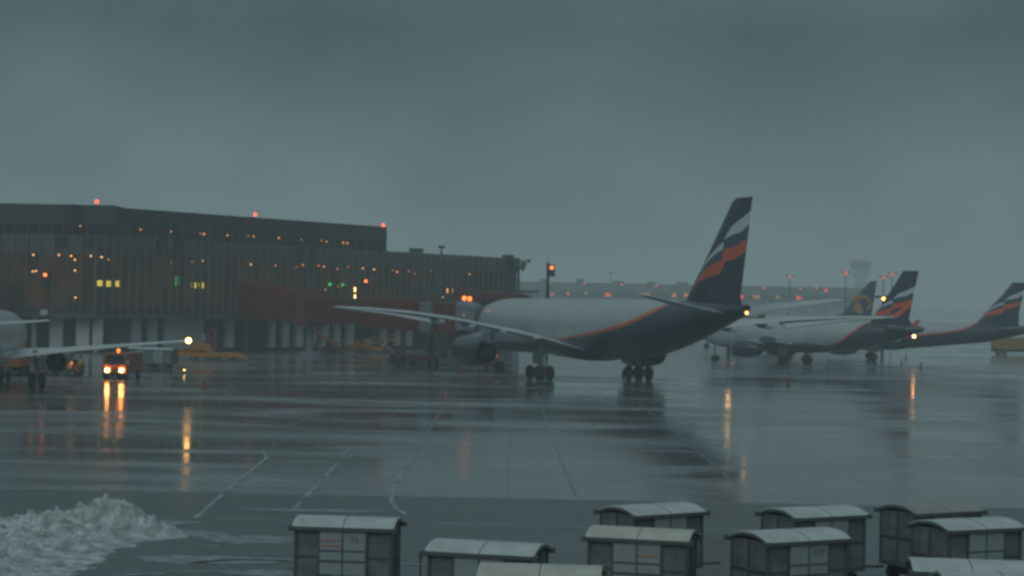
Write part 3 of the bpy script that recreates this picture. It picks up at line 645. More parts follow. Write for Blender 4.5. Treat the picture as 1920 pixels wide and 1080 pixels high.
        # engine
        el, ep, ez, er, eL = S['eng']
        eo = MB(); rs = []
        for u, f_ in ((0, .80), (.04, .92), (.18, 1.0), (.45, 1.0), (.75, .90), (1.0, .74)): rs.append([Vector((ep-u*eL, el*s_+math.cos(q)*er*f_, ez+math.sin(q)*er*f_)) for q in [j*math.pi/14 for j in range(28)]])
        rs += [[Vector((ep-eL*.99, el*s_+math.cos(q)*er*.66, ez+math.sin(q)*er*.66)) for q in [j*math.pi/14 for j in range(28)]], [Vector((ep-eL*.7, el*s_+math.cos(q)*er*.6, ez+math.sin(q)*er*.6)) for q in [j*math.pi/14 for j in range(28)]]]
        rs = [[Vector((ep-eL*.15, el*s_+math.cos(q)*er*.74, ez+math.sin(q)*er*.74)) for q in [j*math.pi/14 for j in range(28)]]]+rs
        e = eo.rings(rs, True).build('engine', S['engmat'], t, True)
        MB().rings([[Vector((ep-eL*u, el*s_+math.cos(q)*er*f_, ez+math.sin(q)*er*f_)) for q in [j*math.pi/8 for j in range(16)]] for u, f_ in ((.7, .5), (1.0, .42), (1.12, .34), (1.28, .06))]).build('nozzle', M_dark, e, True)
        MB().rings([[Vector((ep-eL*u, el*s_+math.cos(q)*er*f_, ez+math.sin(q)*er*f_)) for q in [j*math.pi/14 for j in range(28)]] for u, f_ in ((-.012, .80), (-.02, .86), (.035, .925), (.035, .90))], False).build('intake_lip', M_strut, e, True)
        wz = S['wing'][1][3]
        MB().rings([[Vector((x, el*s_-.22, z)), Vector((x, el*s_+.22, z)), Vector((x, el*s_+.22, z2_)), Vector((x, el*s_-.22, z2_))] for x, z, z2_ in ((ep-eL*.25, ez+er*.9, ez+er*.95), (ep-eL*.7, ez+er*.7, wz-.1), (ep-eL*1.25, ez+er*.55, wz-.1))]).build('pylon', M_wing, e)
        # main gear
        gl, gr = S['track']/2, S['wr']
        gear = MB().tube((0, gl*s_, gr), (0, (gl-.2)*s_, S['wing'][0][3]+.2), .16*S['k']+.06, n=12).tube((1.4, (gl-.9)*s_, S['wing'][0][3]-.3), (0, gl*s_, gr+1.0), .07).box(-.9*S['bog']-.1, .9*S['bog']+.1, gl*s_-.14, gl*s_+.14, gr-.14, gr+.14).build('main_gear', M_strut, t)
        MB().box(-.7, .7, (gl+.45)*s_-.03, (gl+.45)*s_+.03, gr*2+.15, gr*2+1.2).build('gear_door', M_wingu, gear)
        for px_ in ((-.99, .99) if S['bog'] else (0,)):
            for dy in (-.70 if S['bog'] else -.45, .70 if S['bog'] else .45):
                wc = gl*s_+dy*.85
                rs = [[Vector((px_+math.cos(q)*r2, wc+w_, gr+math.sin(q)*r2)) for q in [j*math.pi/12 for j in range(24)]] for w_, r2 in ((-.24, gr*.55), (-.23, gr*.85), (-.14, gr), (.14, gr), (.23, gr*.85), (.24, gr*.55))]
                wh = MB().rings(rs).build('wheel', M_tyre, gear, True)
    # nose gear
    ng = MB().tube((S['ng'], 0, S['wr']*.8), (S['ng']+.1, 0, zc-zr*.8), .12).build('nose_gear', M_strut, t)
    for dy in (-.3, .3): MB().tube((S['ng'], dy-.14, S['wr']*.75), (S['ng'], dy+.14, S['wr']*.75), S['wr']*.75, n=20).build('wheel', M_tyre, ng)
    if 'door' in S:
        for s_ in (-1, 1):
            p0, w, z0, z1_, cz, rr = S['door']; mb = MB()
            def sy(z): return s_*(math.sqrt(max(0, rr*rr-(z-cz)**2))+.012)
            zs = [z0+(z1_-z0)*i/6 for i in range(7)]
            for x0, x1 in ((p0, p0+.07), (p0+w, p0+w+.07)): mb.add([(x, sy(z), z) for z in zs for x in (x0, x1)], [(2*i, 2*i+1, 2*i+3, 2*i+2) for i in range(6)])
            mb.build('door_outline', mat('door_line', (.09,.11,.13), .5), t)
    if S.get('tail_light'):
        x, z = S['tail_light']; MB().ball((x-.1, 0, z-.12), .13).build('tail_light', lamp('lamp_tail', (1,.45,.12), 6), t); MB().tube((x+.3, 0, z+.25), (x-.22, 0, z+.28), .28, n=14).build('exhaust', M_black, t)
    if S.get('windows'):
        mb = MB(); x0, x1, z, r2 = S['windows']; y = math.sqrt(Rf**2-(z-zc)**2)+.01; x = x0
        while x > x1:
            for s_ in (-1, 1): mb.add([(x, s_*y, z-.17), (x+.23, s_*y, z-.17), (x+.23, s_*y, z+.17), (x, s_*y, z+.17)], [(0,1,2,3)])
            x -= .53
        mb.build('cabin_windows', M_dark, t)
    return t
# big twin-aisle airliner
stA = [(28.6, .02, 4.35), (28.3, .16, 4.40), (27.4, .36, 4.5), (26, .58, 4.65), (24, .82, 4.85), (21.5, .96, 5.0), (18.5, 1, 5.06), (-9, 1, 5.06), (-13, .93, 5.25), (-17, .80, 5.62), (-21, .62, 6.08), (-25, .41, 6.62), (-28.2, .22, 7.0), (-29.3, .12, 7.1)]
LOW = [(-30, 10), (-21, 10), (-18.19, 7.55), (-16.44, 6.7), (-13.58, 5.73), (-9.89, 5.02), (-5.78, 4.52), (-1.37, 4.11), (1.77, 3.75), (6, 3.45), (30, 3.2)]
UPP = [(-30, 10), (-21, 10), (-18.0, 7.8), (-16.1, 7.0), (-13.42, 6.06), (-9.88, 5.33), (-5.85, 4.80), (-1.5, 4.33), (1.3, 3.98), (6, 3.5), (30, 3.2)]
SA = dict(R=2.82, zc=5.06, k=1.3, stations=stA, fmat=livery_mat('livery_big', LOW, UPP), finmat=fin_mat('fin_big', -30.07, 16.56, 1),
    fin=[(-18.6, -28.6, 7.3, .34), (-19.3, -28.3, 8.3, .32), (-23.3, -29.2, 12.5, .24), (-26.6, -29.9, 16.2, .14), (-27.3, -30.0, 16.56, .10)],
    wing=[(2.2, 9.5, -3.6, 3.75, .5), (6, 6.7, -2.6, 4.55, .38), (9.5, 4.4, -2.3, 5.05, .30), (15, 1.0, -3.6, 5.85, .22), (20, -2.0, -5.2, 6.35, .17), (25, -5.2, -7.3, 6.62, .13), (29.05, -7.9, -9.4, 6.72, .09)],
    flap=[(18.8, -4.6, 6.26, 2.6, .85), (23.5, -6.4, 6.56, 1.9, .45), (28.2, -8.6, 6.70, 1.2, .1)], fair=(7, 10.5, 14, 17.5),
    wl=[(29.0, -7.9, -9.5, 6.62, 0), (29.35, -8.9, -10.2, 7.1, 0), (29.7, -10.4, -11.2, 7.95, 0)],
    stab=[(.5, -22.3, -27.0, 6.85, .30), (2, -23.0, -27.1, 7.05, .24), (9.5, -27.9, -29.6, 8.15, .10)],
    eng=(9.37, 9.8, 2.55, 1.55, 6.0), engmat=M_navy, track=10.72, wr=.70, bog=1, ng=22.2, door=(-17.4, 1.07, 4.9, 6.9, 5.62, 2.27), tail_light=(-29.3, 7.0))
airliner(SA, 'airliner', 'big silver and navy airliner in the centre with striped fin, seen from behind', (7.71, 188.27, 0), 23.9)
def small_stations(front, rear, zc, up):
    L1 = front
    return [(L1, .03, zc-.35), (L1-.4, .22, zc-.32), (L1-1.4, .52, zc-.25), (L1-3, .84, zc-.1), (L1-5, 1, zc), (-5, 1, zc), (-8.5, .90, zc+.14), (rear*.72, .66, zc+.55), (rear*.9, .34, zc+1.0), (rear, .12, zc+1.15)]
def small(front, rear, fin, low, up, fm, zc=3.9, Rr=1.98, **kw):
    d = dict(R=Rr, zc=zc, Rz=2.05, k=.9, stations=small_stations(front, rear, zc, 0), fmat=livery_mat('livery_'+fm[0], low, up) if low else fm[2], finmat=fm[1], fin=fin,
        wing=[(1.6, 6.0, -1.6, 2.95, .32), (6.4, 2.4, -1.3, 3.35, .2), (11.5, -.2, -2.3, 3.6, .13), (17.0, -3.0, -4.3, 3.9, .07)], fair=(5.5, 8.6, 11.8),
        stab=[(.4, rear+5.6, rear+1.9, zc+1.05, .18), (6.2, rear+2.5, rear+1.0, zc+1.55, .07)], eng=(5.75, 6.2, 2.0, 1.12, 3.6), engmat=M_navy, track=7.6, wr=.60, bog=0, ng=11.8)
    d.update(kw); return d
# B middle striped tail
lowB = [(-30, 10), (-13, 10), (-10.6, 6.1), (-9.49, 5.05), (-8.2, 4.05), (-6.95, 3.1), (-4.78, 2.5), (-2, 2.3), (30, 2.2)]; upB = [(-30, 10), (-12.6, 10), (-10.5, 6.25), (-9.4, 5.25), (-8.1, 4.25), (-6.8, 3.3), (-4.7, 2.68), (-2, 2.45), (30, 2.3)]
finB = [(-10.2, -16.0, 5.6, .22), (-10.6, -15.6, 6.3, .2), (-13.0, -16.2, 9.8, .14), (-14.7, -16.8, 12.5, .07)]
airliner(small(14.2, -17.6, finB, lowB, upB, ('mid', fin_mat('fin_mid', -16.3, 11.15, .66))), 'airliner', 'smaller silver and navy airliner parked right behind the big tail, middle striped fin', (37.7, 256, 0), 58)
# C right striped tail
lowC = [(-30, 10), (-17.6, 10), (-16, 6.9), (-14.9, 5.9), (-13.28, 4.94), (-11.24, 4.43), (-9.22, 4.13), (-6.18, 3.76), (0, 3.3), (30, 3)]; upC = [(x, z+.2) for x, z in lowC]
finC = [(-14.6, -21.0, 5.2, .22), (-16.2, -21.0, 7.4, .2), (-18.2, -21.5, 9.6, .14), (-20.0, -21.9, 11.8, .07)]
airliner(small(17, -23.6, finC, lowC, upC, ('right', fin_mat('fin_right', -21.6, 11.3, .63)), wl=[(17.0, -3.1, -4.3, 3.9, 0), (17.15, -3.6, -4.6, 5.0, 0), (17.3, -4.6, -5.2, 6.2, 0)], tiplight='left', lr=.20, door=(-17.2, .9, 4.0, 5.6, 4.5, 1.3)),
    'airliner', 'silver and navy airliner at the right edge, its striped fin rightmost', (52.8, 283, 0), 84)
# D blue tail with a gold emblem
M_blue = mat('tail_blue', (.022, .055, .10), .35)
M_wfus = mat('white_fuselage', (.36, .41, .43), .35, var=.08, vs=.3)
finD = [(-9.5, -17.6, 5.9, .2), (-12.2, -17.4, 6.8, .2), (-17.0, -18.2, 12.55, .07)]
tD = airliner(small(14, -20, finD, None, None, ('d', M_blue, M_wfus), zc=4.1, belly=M_wfus, windows=(9, -12, 4.5, 0)), 'airliner', 'white airliner far behind with a plain blue fin and gold emblem', (46.6, 345, 0), 75)
fd = [o for o in tD.children if o.name.startswith('fin')][0]
M_gold = mat('emblem_gold', (.42, .22, .03), .5)
mb = MB()
for s_ in (-1, 1):
    pts = [(math.cos(q), math.sin(q)) for q in [R(a_) for a_ in range(15, 235, 12)]]
    outer = [(-15.6+x*1.75, s_*.24, 8.6+z*1.5) for x, z in pts]; inner = [(-15.75+x*1.25, s_*.24, 8.55+z*1.0) for x, z in pts]
    mb.add(outer+inner, [(i, i+1, len(pts)+i+1, len(pts)+i) for i in range(len(pts)-1)])
    q2 = [(-15.1,8.8),(-14.3,8.3),(-14.3,7.6),(-14.7,7.0),(-15.3,6.75),(-15.9,6.9),(-15.8,7.6),(-15.6,8.2)]
    mb.add([(x, s_*.245, z) for x, z in q2], [tuple(range(len(q2)))])
mb.build('tail_emblem', M_gold, fd)
# E left plane
SE = small(15, -18, [(-13.0, -18.4, 5.4, .2), (-16.8, -19.2, 11.7, .07)], None, None, ('e', M_navy, M_silver), eng=(5.0, 6.0, 2.0, 1.08, 3.4), belly=M_silver, tiplight=1, lr=.21)
SE['wing'] = [(1.6, 6.0, -1.8, 2.75, .32), (5.5, 2.6, -1.3, 3.05, .2), (10.5, .2, -1.8, 3.5, .13), (15.3, -1.6, -2.8, 3.95, .07)]
SE['fair'] = (4.0, 8.3)
airliner(SE, 'airliner', 'silver airliner at the left edge, only its wing and rounded body in view', (-40.4, 149, 0), 8)
# ------------------------------------------------------------------ baggage carts
M_tarp = mat('cart_tarp', (.13, .15, .152), .75, var=.30, vs=3, bump=.3, bs=5)
M_door = mat('cart_door', (.25, .30, .30), .6, var=.10, vs=3)
M_croof = mat('cart_roof', (.42, .48, .475), .55, var=.16, vs=2.2)
M_croofb = mat('cart_roof_dusty', (.26, .27, .25), .6, var=.12, vs=2.2)
M_croofc = mat('cart_roof_cream', (.43, .45, .40), .55, var=.16, vs=2.2)
M_cfr = mat('cart_frame', (.07, .088, .09), .6)
M_ostrap = mat('orange_strap', (.40, .12, .06), .6)
def cart(label, loc, rz, roof=M_croof, num=None, straps=(), group='baggage carts parked in the foreground', L_=2.32, Wd=1.45):
    t = thing('baggage_cart', label, 'baggage cart', loc, rz, group)
    hl, hw = L_/2, Wd/2; e = 1.86
    MB().box(-hl, hl, -hw, hw, .42, .55).build('deck', M_cfr, t, bevel=.01)
    for x in (-hl+.03, hl-.03):
        for y in (-hw+.03, hw-.03): MB().box(x-.03, x+.03, y-.03, y+.03, .55, e).build('post', M_cfr, t)
    # side tarps
    for s_ in (-1, 1):
        for a_, b_ in ((-hl+.06, -.56), (.56, hl-.06)):
            mb = MB(); n = 9; vs = []
            for i in range(n+1):
                x = a_+(b_-a_)*i/n
                for j in range(7): z = .55+(e-.55)*j/6; vs.append((x, s_*(hw-.05+.012*math.sin(x*17+j)+.006*math.sin(j*2.1+x*5)), z))
            mb.add(vs, [(i*7+j, (i+1)*7+j, (i+1)*7+j+1, i*7+j+1) for i in range(n) for j in range(6)]).build('side_tarp', M_tarp, t, True)
            MB().box(a_, b_, s_*(hw-.02)-.008, s_*(hw-.02)+.008, 1.18, 1.21).build('tarp_rail', M_cfr, t)
        for x in (-.56, 0, .56): MB().box(x-.022, x+.022, s_*hw-.035, s_*hw-.003, .55, e-.02).build('door_post', M_cfr, t)
        for dx in (-.538, .022):
            d = MB()
            for z0, z1_ in ((1.36, e-.05), (1.12, 1.31), (.78, 1.06), (.57, .74)): d.box(dx, dx+.516, s_*hw-.03, s_*hw-.012, z0, z1_)
            do = d.build('door', M_door, t)
            MB().box(dx, dx+.516, s_*hw-.03, s_*hw-.004, 1.315, 1.355).box(dx, dx+.516, s_*hw-.03, s_*hw-.004, 1.07, 1.11).build('door_bar', M_cfr, do)
            MB().box(dx+.20, dx+.25, s_*hw-.012, s_*hw+.01, 1.08, 1.16).build('latch', M_dark, do)
    # end walls
    for s_ in (-1, 1):
        MB().box(s_*(hl-.04)-.008, s_*(hl-.04)+.008, -hw+.06, hw-.06, .55, e+.02).build('end_panel', M_tarp, t)
        MB().box(s_*hl-.02, s_*hl+.02, -.02, .02, .55, e).box(s_*hl-.02, s_*hl+.02, -hw+.06, hw-.06, 1.18, 1.22).build('end_rail', M_cfr, t)
    # arched roof
    rh = .18; arc = [(-hw-.07+(Wd+.14)*i/14, e+.03+rh*(1-abs(i/7-1)**2.3)) for i in range(15)]
    mb = MB(); vs = []; xr = (-hl-.05, -.008, .008, hl+.05)
    rs = []
    for x in (-hl-.05, hl+.05): rs.append([Vector((x, y, z)) for y, z in arc]+[Vector((x, y, z-.035)) for y, z in reversed(arc)])
    mb.rings(rs).build('roof', roof, t, True)
    rs = [[Vector((x, y, z+.006)) for y, z in arc]+[Vector((x, y, z-.0)) for y, z in reversed(arc)] for x in (-.012, .012)]
    MB().rings(rs).build('roof_seam', M_tarp, t)
    for s_ in (-1, 1): MB().box(-hl-.07, hl+.07, s_*(hw+.05)-.035, s_*(hw+.05)+.035, e-.05, e+.035).build('eave_rail', M_cfr, t)
    for s_ in (-1, 1):
        rs = [[Vector((s_*(hl+.02)+dx, y, z-.04)) for y, z in arc]+[Vector((s_*(hl+.02)+dx, y, z-.10)) for y, z in reversed(arc)] for dx in (-.02, .035)]
        MB().rings(rs).build('roof_bow', M_cfr, t)
        for y in (-hw-.05, hw+.05): MB().box(s_*(hl+.07)-.06, s_*(hl+.07)+.06, y-.06, y+.06, e-.07, e+.05).build('corner_cap', M_cfr, t, bevel=.015)
    for x in (-.8, .8):
        for y in (-.55, .55): MB().tube((x, y-.07, .21), (x, y+.07, .21), .21, n=16).build('wheel', M_tyre, t)
    MB().box(-.85, -.75, -.55, .55, .17, .42).build('axle', M_dark, t); MB().box(.75, .85, -.55, .55, .17, .42).build('axle', M_dark, t)
    MB().tube((hl, -.22, .45), (hl+1.0, 0, .40), .03).tube((hl, .22, .45), (hl+1.0, 0, .40), .03).tube((hl+1.0, 0, .40), (hl+1.25, 0, .40), .04).build('drawbar', M_cfr, t)
    if num: put_text(num, .22, mat('stencil_grey', (.11,.13,.135), .7), t, (.28, -hw-.036, 1.60), (R(90), 0, 0), 'stencil_number')
    for dx, z in straps: MB().box(dx, dx+.44, -hw-.040, -hw-.028, z, z+.03).build('strap', M_ostrap, t)
    return t
def cp(px, py, z=2.14):     # apex of the roof at pixel (middle of roof)
    d = ray(px, py); k = (H-z)/-d.z; p = Vector((0,0,H))+d*k; return (p.x, p.y, 0)
CARTS = [((653, 963), -5, M_croof, '75', ((-.47, 1.56), (-.47, 1.44)), 'cart at the left of the front row, standing alone, two orange straps on its door'),
 ((916, 1009), -15, M_croof, None, (), 'cart directly behind the lowest cream roof in the middle'),
 ((1014, 1052), -4, M_croofc, None, (), 'cart of which only the cream roof shows at the bottom edge, middle'),
 ((1205, 984), -14, M_croofc, None, ((.03, 1.5),), 'cream-roofed cart with one orange strap, in front of a white-roofed one'),
 ((1222, 940), 36, M_croof, None, (), 'white-roofed cart turned away behind the cream-roofed one with the strap'),
 ((1480, 987), 29, M_croof, '279', (), 'white-roofed cart numbered 279 with its drawbar to the right'),
 ((1525, 945), 30, M_croof, None, (), 'white-roofed cart behind the one numbered 279'),
 ((1745, 938), 30, M_croofb, None, (), 'cart with the dusty brownish roof, rearmost at the right'),
 ((1812, 967), 27, M_croof, None, (), 'white-roofed cart just in front of the brownish-roofed one'),
 ((1815, 1043), -6, M_croof, None, (), 'cart showing only its roof at the bottom right corner'),
 ((1875, 1068), -3, M_croof, None, (), 'lowest cart roof in the bottom right corner, cut by the frame')]
for (px, py), rz, rf, num, st_, lb in CARTS: cart(lb, cp(px, py), R(rz), rf, num, st_)
# dark stand between carts and the thin post
t = thing('cart_handle', 'thin dark upright handle post between the two carts at left', 'handle post', G(787, 1108)); MB().tube((0,0,0), (0,0,1.0), .025).box(-.05,.05,-.04,.04,.82,.95).build('post', M_cfr, t); MB().box(-.12, .12, -.12, .12, 0, .05).build('base_plate', M_cfr, t)
# ------------------------------------------------------------------ ground vehicles
def wheel(t, x, y, r, w=.25):
    o = MB().tube((x-w/2, y, r), (x+w/2, y, r), r, n=20).build('wheel', M_tyre, t); MB().tube((x-w/2-.01, y, r), (x+w/2+.01, y, r), r*.5, n=14).build('rim', M_rim, o); return o
def wheely(t, x, y, r, w=.25):
    o = MB().tube((x, y-w/2, r), (x, y+w/2, r), r, n=20).build('wheel', M_tyre, t); MB().tube((x, y-w/2-.01, r), (x, y+w/2+.01, r), r*.5, n=14).build('rim', M_rim, o); return o
def van():  # white body under orange light, that light put into the paint colour
    t = thing('service_truck', 'service truck driving towards the viewer with headlights and beacon on, orange glow painted into its body', 'truck', (G(219, 712).x, 168, 0), R(-4))
    MB().prism([(-1.0,.5),(1.0,.5),(1.0,1.25),(.86,2.25),(.7,2.35),(-.7,2.35),(-.86,2.25),(-1.0,1.25)], -1.0, .9).build('cab', M_oran, t, bevel=.05)
    MB().box(-1.02, 1.02, 1.0, 4.6, .7, 2.3).build('cargo_box', M_oran, t, bevel=.03)
    MB().add([(-.84, -1.02, 1.32), (.84, -1.02, 1.32), (.76, -1.01, 2.14), (-.76, -1.01, 2.14)], [(0,1,2,3)]).build('windscreen', M_glassd, t)
    MB().box(-1.02, 1.02, -1.12, -.98, .42, .66).build('bumper', M_dark, t, bevel=.02); MB().box(-.5, .5, -1.03, -.99, .72, .98).build('grille', M_dark, t)
    for x in (-.62, .62): MB().tube((x, -1.16, .86), (x, -1.0, .86), .15, n=16).build('headlight', L_head, t)
    for x in (-1, 1): MB().box(x*1.14-.12, x*1.14+.12, -.95, -.85, 1.35, 1.85).build('mirror', M_grey, t)
    MB().ball((.15, -.4, 2.55), .16).tube((.15,-.4,2.35), (.15,-.4,2.45), .08).build('beacon', L_orange, t)
    for x in (-.85, .85):
        for y in (-.5, 3.6): wheel(t, x, y, .42)
van()
def tractor(loc, rz, label, body, driver=None, canopy=False):
    t = thing('baggage_tractor', label, 'tractor', loc, rz, 'tow tractors on the apron')
    MB().prism([(-1.6,.35),(1.6,.35),(1.6,.95),(.5,1.1),(.4,.85),(-.9,.85),(-1.0,1.15),(-1.6,1.1)], -.75, .75).build('body', body, t, bevel=.04)
    MB().box(-.95, -.75, -.5, .5, .85, 1.5).box(-.8, -.2, -.5, .5, .8, .95).build('seat', M_black, t)
    MB().tube((.3,.25,1.0), (.05,.25,1.35), .03).tube((.0,.05,1.35), (.1,.45,1.35), .03).build('steering_column', M_dark, t)
    if canopy:
        mb = MB()
        for x in (-1.0, .5):
            for y in (-.65, .65): mb.tube((x, y, .9), (x, y, 1.95), .03)
        mb.box(-1.15, .65, -.75, .75, 1.95, 2.02).build('canopy', body, t)
    for x in (-1.05, 1.05):
        for y in (-.7, .7): wheely(t, x, y, .36)
    MB().box(-1.85, -1.6, -.08, .08, .4, .5).build('hitch', M_dark, t)
    return t
tractor((G(132, 704).x, G(132, 706).y, 0), R(170), 'orange tow tractor between the left airliner engine and the truck with headlights', M_oran)
tractor((G(758, 682).x, G(758, 682).y, 0), R(20), 'dark red tow tractor standing under the left wing of the big airliner', M_redd, canopy=True)
def person(loc, rz, label, seated=False):
    me = bpy.data.meshes.new('person'); s_ = seated
    V = [((0,0,.93),.14),((0,0,1.15),.14),((0,0,1.38),.16),((0,0,1.50),.06),((0,0.01,1.62),.10),((0,0.01,1.72),.09),
         ((-.09,0,.86),.09),((-.11,-.03 if not s_ else -.40,.48 if not s_ else .84),.065),((-.11,0 if not s_ else -.44,.10 if not s_ else .42),.05),((-.11,-.14 if not s_ else -.56,.05 if not s_ else .38),.045),
         ((.09,0,.86),.09),((.11,.03 if not s_ else -.40,.48 if not s_ else .84),.065),((.11,.05 if not s_ else -.44,.10 if not s_ else .42),.05),((.11,-.09 if not s_ else -.56,.05 if not s_ else .38),.045),
         ((-.20,0,1.40),.07),((-.26,-.03,1.12),.05),((-.22,-.22,.98),.04),((-.20,-.30,.97),.035),((.20,0,1.40),.07),((.26,-.03,1.12),.05),((.22,-.22,.98),.04),((.20,-.30,.97),.035)]
    E_ = [(0,1),(1,2),(2,3),(3,4),(4,5),(0,6),(6,7),(7,8),(8,9),(0,10),(10,11),(11,12),(12,13),(2,14),(14,15),(15,16),(16,17),(2,18),(18,19),(19,20),(20,21)]
    me.from_pydata([v[0] for v in V], E_, []); o = bpy.data.objects.new('person', me); C.objects.link(o)
    sk = o.modifiers.new('skin', 'SKIN'); 
    for i, v in enumerate(V): me.skin_vertices[0].data[i].radius = (v[1], v[1])
    me.skin_vertices[0].data[0].use_root = True
    ss = o.modifiers.new('sub', 'SUBSURF'); ss.levels = ss.render_levels = 1
    me.materials.append(mat('worker_clothes', (.03,.035,.05), .8)); o.location = loc; o.rotation_euler = (0,0,rz); tag(o, label, 'person')
    v = MB()
    def rg(z, a, b): return [Vector((math.cos(q)*a, math.sin(q)*b, z)) for q in [k*math.pi/8 for k in range(16)]]
    v.rings([rg(.98,.19,.16), rg(1.2,.19,.165), rg(1.38,.21,.17), rg(1.47,.13,.11)], False).build('safety_vest', mat('hi_vis', (.42,.42,.06), .7), o, True)
    MB().rings([rg(1.68,.105,.115), rg(1.76,.11,.12), rg(1.84,.08,.09), rg(1.86,.02,.02)]).build('cap', M_dark, o, True)
    return o
p = G(143, 704); person((p.x, p.y+1.6, 0), R(10), 'worker in a yellow high-visibility vest behind the orange tow tractor')
def loader():
    p = G(380, 676); t = thing('cargo_loader', 'orange cargo loader with a low platform and tall control cab before the terminal', 'cargo loader', p, R(4))
    MB().box(-3.9, 3.9, -1.2, 1.2, .45, .95).build('platform', M_yel, t, bevel=.03)
    MB().prism([(3.9,.3),(5.2,.3),(5.2,.45),(3.9,.95)], -1.1, 1.1).build('ramp', M_yel, t)
    MB().box(-3.9, -.2, -1.15, 1.15, .95, 1.35).build('lift_deck', M_oran, t)
    MB().prism([(-1.2,1.35),(1.3,.95),(.8,1.9),(-.6,2.3)], -.9, .9).build('engine_cover', M_yel, t)
    mb = MB()
    for x in (.6, 1.35):
        for y in (-.6, .6): mb.box(x-.05, x+.05, y-.05, y+.05, .95, 3.6)
    mb.box(.5, 1.45, -.7, .7, 3.5, 3.62).box(.55, 1.4, -.65, -.6, 2.2, 2.3).box(1.25, 1.42, -.64, .6, 1.0, 3.5).build('cab_frame', M_oran, t)
    MB().box(-.2, .35, -.62, -.55, 2.3, 3.1).build('control_box', M_grey, t)
    for x in (-3.2, -1, 1.5, 3.2): wheely(t, x, -1.05, .36); wheely(t, x, 1.05, .36)
    p2 = P(345, 695, 199)
loader()
p = G(345, 700); t = thing('ground_lamp', 'tiny white lamp standing on the apron right of the baggage cart', 'lamp', p); MB().tube((0,0,0), (0,0,.25), .06).build('post', M_dark, t); MB().ball((0,0,.32), .07).build('lamp_globe', L_warm, t)
cart('silver cart next to the truck with headlights, right one of the far pair', (G(291, 692).x, 197.5, 0), R(-14), M_croof, None, (), 'baggage carts by the left airliner', 3.0)
cart('silver cart half hidden behind the truck with headlights', (G(248, 692).x, 199.5, 0), R(-14), M_croof, None, (), 'baggage carts by the left airliner', 3.0)
def lift_vehicle(loc, rz, label, c1, c2, hi=2.6):
    t = thing('belt_loader', label, 'belt loader', loc, rz)
    MB().box(-2.4, 2.4, -.8, .8, .4, .9).build('chassis', c1, t, bevel=.04)
    MB().prism([(-3.2, .9), (-3.1, .75), (3.4, hi-.2), (3.4, hi)], -.45, .45).build('belt', c2, t)
    MB().box(-1.4, -.5, -.85, -.5, .9, 1.9).build('cab', c1, t)
    MB().tube((.8,0,.9), (1.4,0,hi*.75), .08).build('lift_strut', M_dark, t)
    mb = MB()
    for s_ in (-.5, .5):
        mb.tube((-3.0, s_, 1.4), (3.3, s_, hi+.6), .03)
        for u in (0, .33, .66, 1): mb.tube((-3+6.3*u, s_, .8+(hi-.8)*u), (-3+6.3*u, s_, 1.4+(hi-.8)*u), .025)
    mb.build('rail', c2, t)
    for x in (-1.6, 1.6): wheely(t, x, -.75, .4); wheely(t, x, .75, .4)
    return t
p = G(600, 662); lift_vehicle(p, R(150), 'orange belt loader raised beside the rotunda column', M_oran, M_oran, 4.2)
p = G(700, 662); lift_vehicle(p, R(12), 'yellow belt loader parked in front of the pale wall panels', M_yel, M_yel, 2.2)
p = G(660, 664); lift_vehicle(p, R(190), 'low orange belt loader just left of the yellow one', M_oran, M_oran, 1.8)
p = G(592, 666); t = thing('power_unit', 'small yellow power unit at the foot of the rotunda column', 'power unit', p); MB().box(-.55,.55,-.5,.5,.2,1.3).build('housing', M_yel, t, bevel=.05); MB().box(-.3,.3,-.52,-.5,.6,1.1).build('panel', M_dark, t)
for x in (-.35,.35): wheely(t, x, -.4, .2, .12)
# dark truck beneath the bridge
def truck(loc, rz, label, c1, c2, L_=7.5, hgt=3.0, lamp_=None):
    t = thing('truck', label, 'truck', loc, rz)
    MB().box(-L_/2, L_/2-1.9, -1.15, 1.15, .9, hgt).build('cargo_box', c1, t, bevel=.04)
    MB().prism([(L_/2-1.8,.6),(L_/2,.6),(L_/2,1.5),(L_/2-.3,2.4),(L_/2-1.8,2.5)], -1.1, 1.1).build('cab', c2, t, bevel=.05)
    MB().box(L_/2-1.5, L_/2-.5, -1.12, 1.12, 1.55, 2.2).build('side_window', M_glassd, t)
    MB().box(-L_/2, L_/2-.2, -.5, .5, .5, .9).build('chassis', M_dark, t)
    for x in (-L_/2+1.2, -L_/2+2.3, L_/2-1.0): wheely(t, x, -1.0, .48); wheely(t, x, 1.0, .48)
    if lamp_:
        for y in (-.8, .8): MB().ball((L_/2+.03, y, .95), .16).build('headlight', lamp_, t)
    return t
truck(G(818, 668), R(100), 'dark truck parked under the long red bridge left of the big engine', M_dark, M_redd, 7, 3.1)
truck((G(1895, 664).x, 346, 0), R(-8), 'yellow truck with one headlight lit at the right edge', mat('truck_yellow', (.26, .14, .015), .5, var=.2), mat('truck_yellow2', (.24, .11, .015), .5), 8, 3.0, lamp('lamp_truck', (1,.5,.2), 40))
p = G(935, 692); t = thing('power_unit', 'yellow ground power unit behind the big left engine', 'power unit', (p.x-.8, p.y+3, 0)); MB().box(-1.1,1.1,-.6,.6,.35,1.25).build('housing', M_yel, t, bevel=.05); MB().ball((.5,0,1.42), .13).build('beacon', L_far, t)
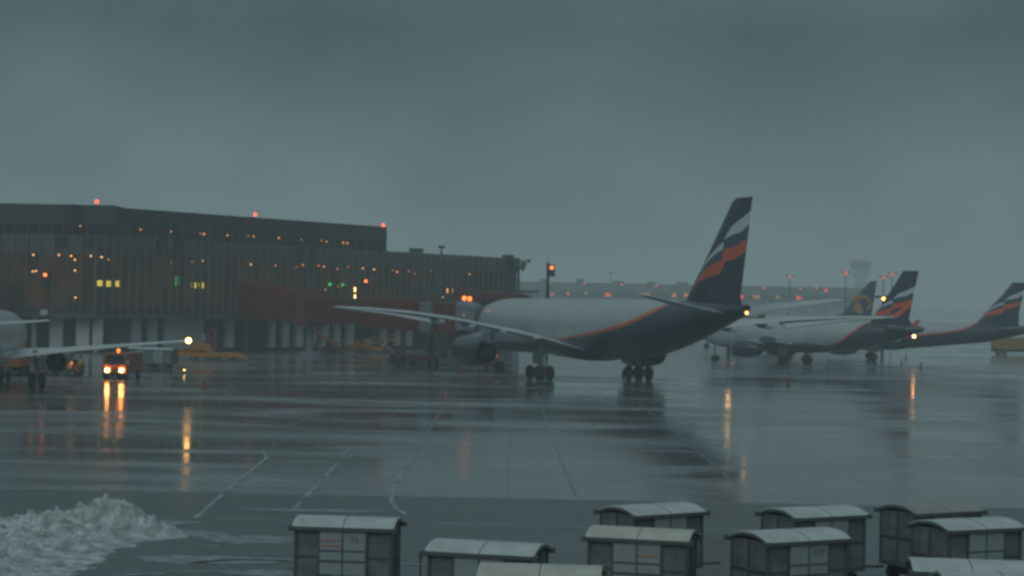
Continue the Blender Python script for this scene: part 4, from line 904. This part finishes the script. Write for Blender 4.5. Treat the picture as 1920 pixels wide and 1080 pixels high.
for x in (-.7,.7): wheely(t, x, -.5, .3, .15); wheely(t, x, .5, .3, .15)
p = G(114, 700); t = thing('beacon_post', 'thin post with an orange lamp beside the left airliner engine', 'beacon', (p.x, 172, 0)); q = P(114, 661, 172); MB().tube((0,0,0), (0,0,q.z), .05).build('post', M_dark, t); MB().ball((0,0,q.z), .17).build('lamp_globe', L_orange, t); MB().box(-.25,.25,-.25,.25,0,.06).build('base', M_dark, t)
truck((G(55, 700).x, 172, 0), R(95), 'orange truck partly hidden behind the left airliner landing gear', M_oran, M_oran, 6, 2.4)
# cones and marker posts
M_cone = mat('cone_orange', (.25, .05, .02), .6)
def cone(px, py, label):
    t = thing('traffic_cone', label, 'traffic cone', G(px, py), 0, 'traffic cones around the parked airliners')
    MB().box(-.22, .22, -.22, .22, 0, .05).build('base', M_dark, t); MB().tube((0,0,.05), (0,0,.85), .17, .04, n=14).build('cone_body', M_cone, t); MB().tube((0,0,.42), (0,0,.58), .106, .075, n=14).build('reflective_band', M_white, t)
cone(1477, 723, 'traffic cone standing alone in front of the middle airliner'); cone(1698, 672, 'traffic cone below the wing light, farther one'); cone(1690, 683, 'traffic cone below the wing light, nearer one'); cone(1726, 689, 'traffic cone right of the wing light pair'); cone(1366, 684, 'traffic cone beside the nose wheel of the middle airliner'); cone(866, 700, 'traffic cone in front of the big left engine'); cone(1168, 705, 'traffic cone left of the right main wheels of the big airliner'); cone(383, 730, 'traffic cone alone on the wet apron below the cargo loader')
# ------------------------------------------------------------------ haze
hz = MB().box(-4100, 4100, -400, 5700, -1, 60).build('haze', M_dark); hz.data.materials.clear()
mh = bpy.data.materials.new('haze_air'); mh.use_nodes = True; t_ = mh.node_tree; t_.nodes.clear()
o_ = N(t_, 'ShaderNodeOutputMaterial'); pv = N(t_, 'ShaderNodeVolumePrincipled'); pv.inputs['Color'].default_value = (.84, .96, .98, 1); pv.inputs['Density'].default_value = .00096
t_.links.new(pv.outputs[0], o_.inputs['Volume']); hz.data.materials.append(mh); struct(hz, 'stuff')
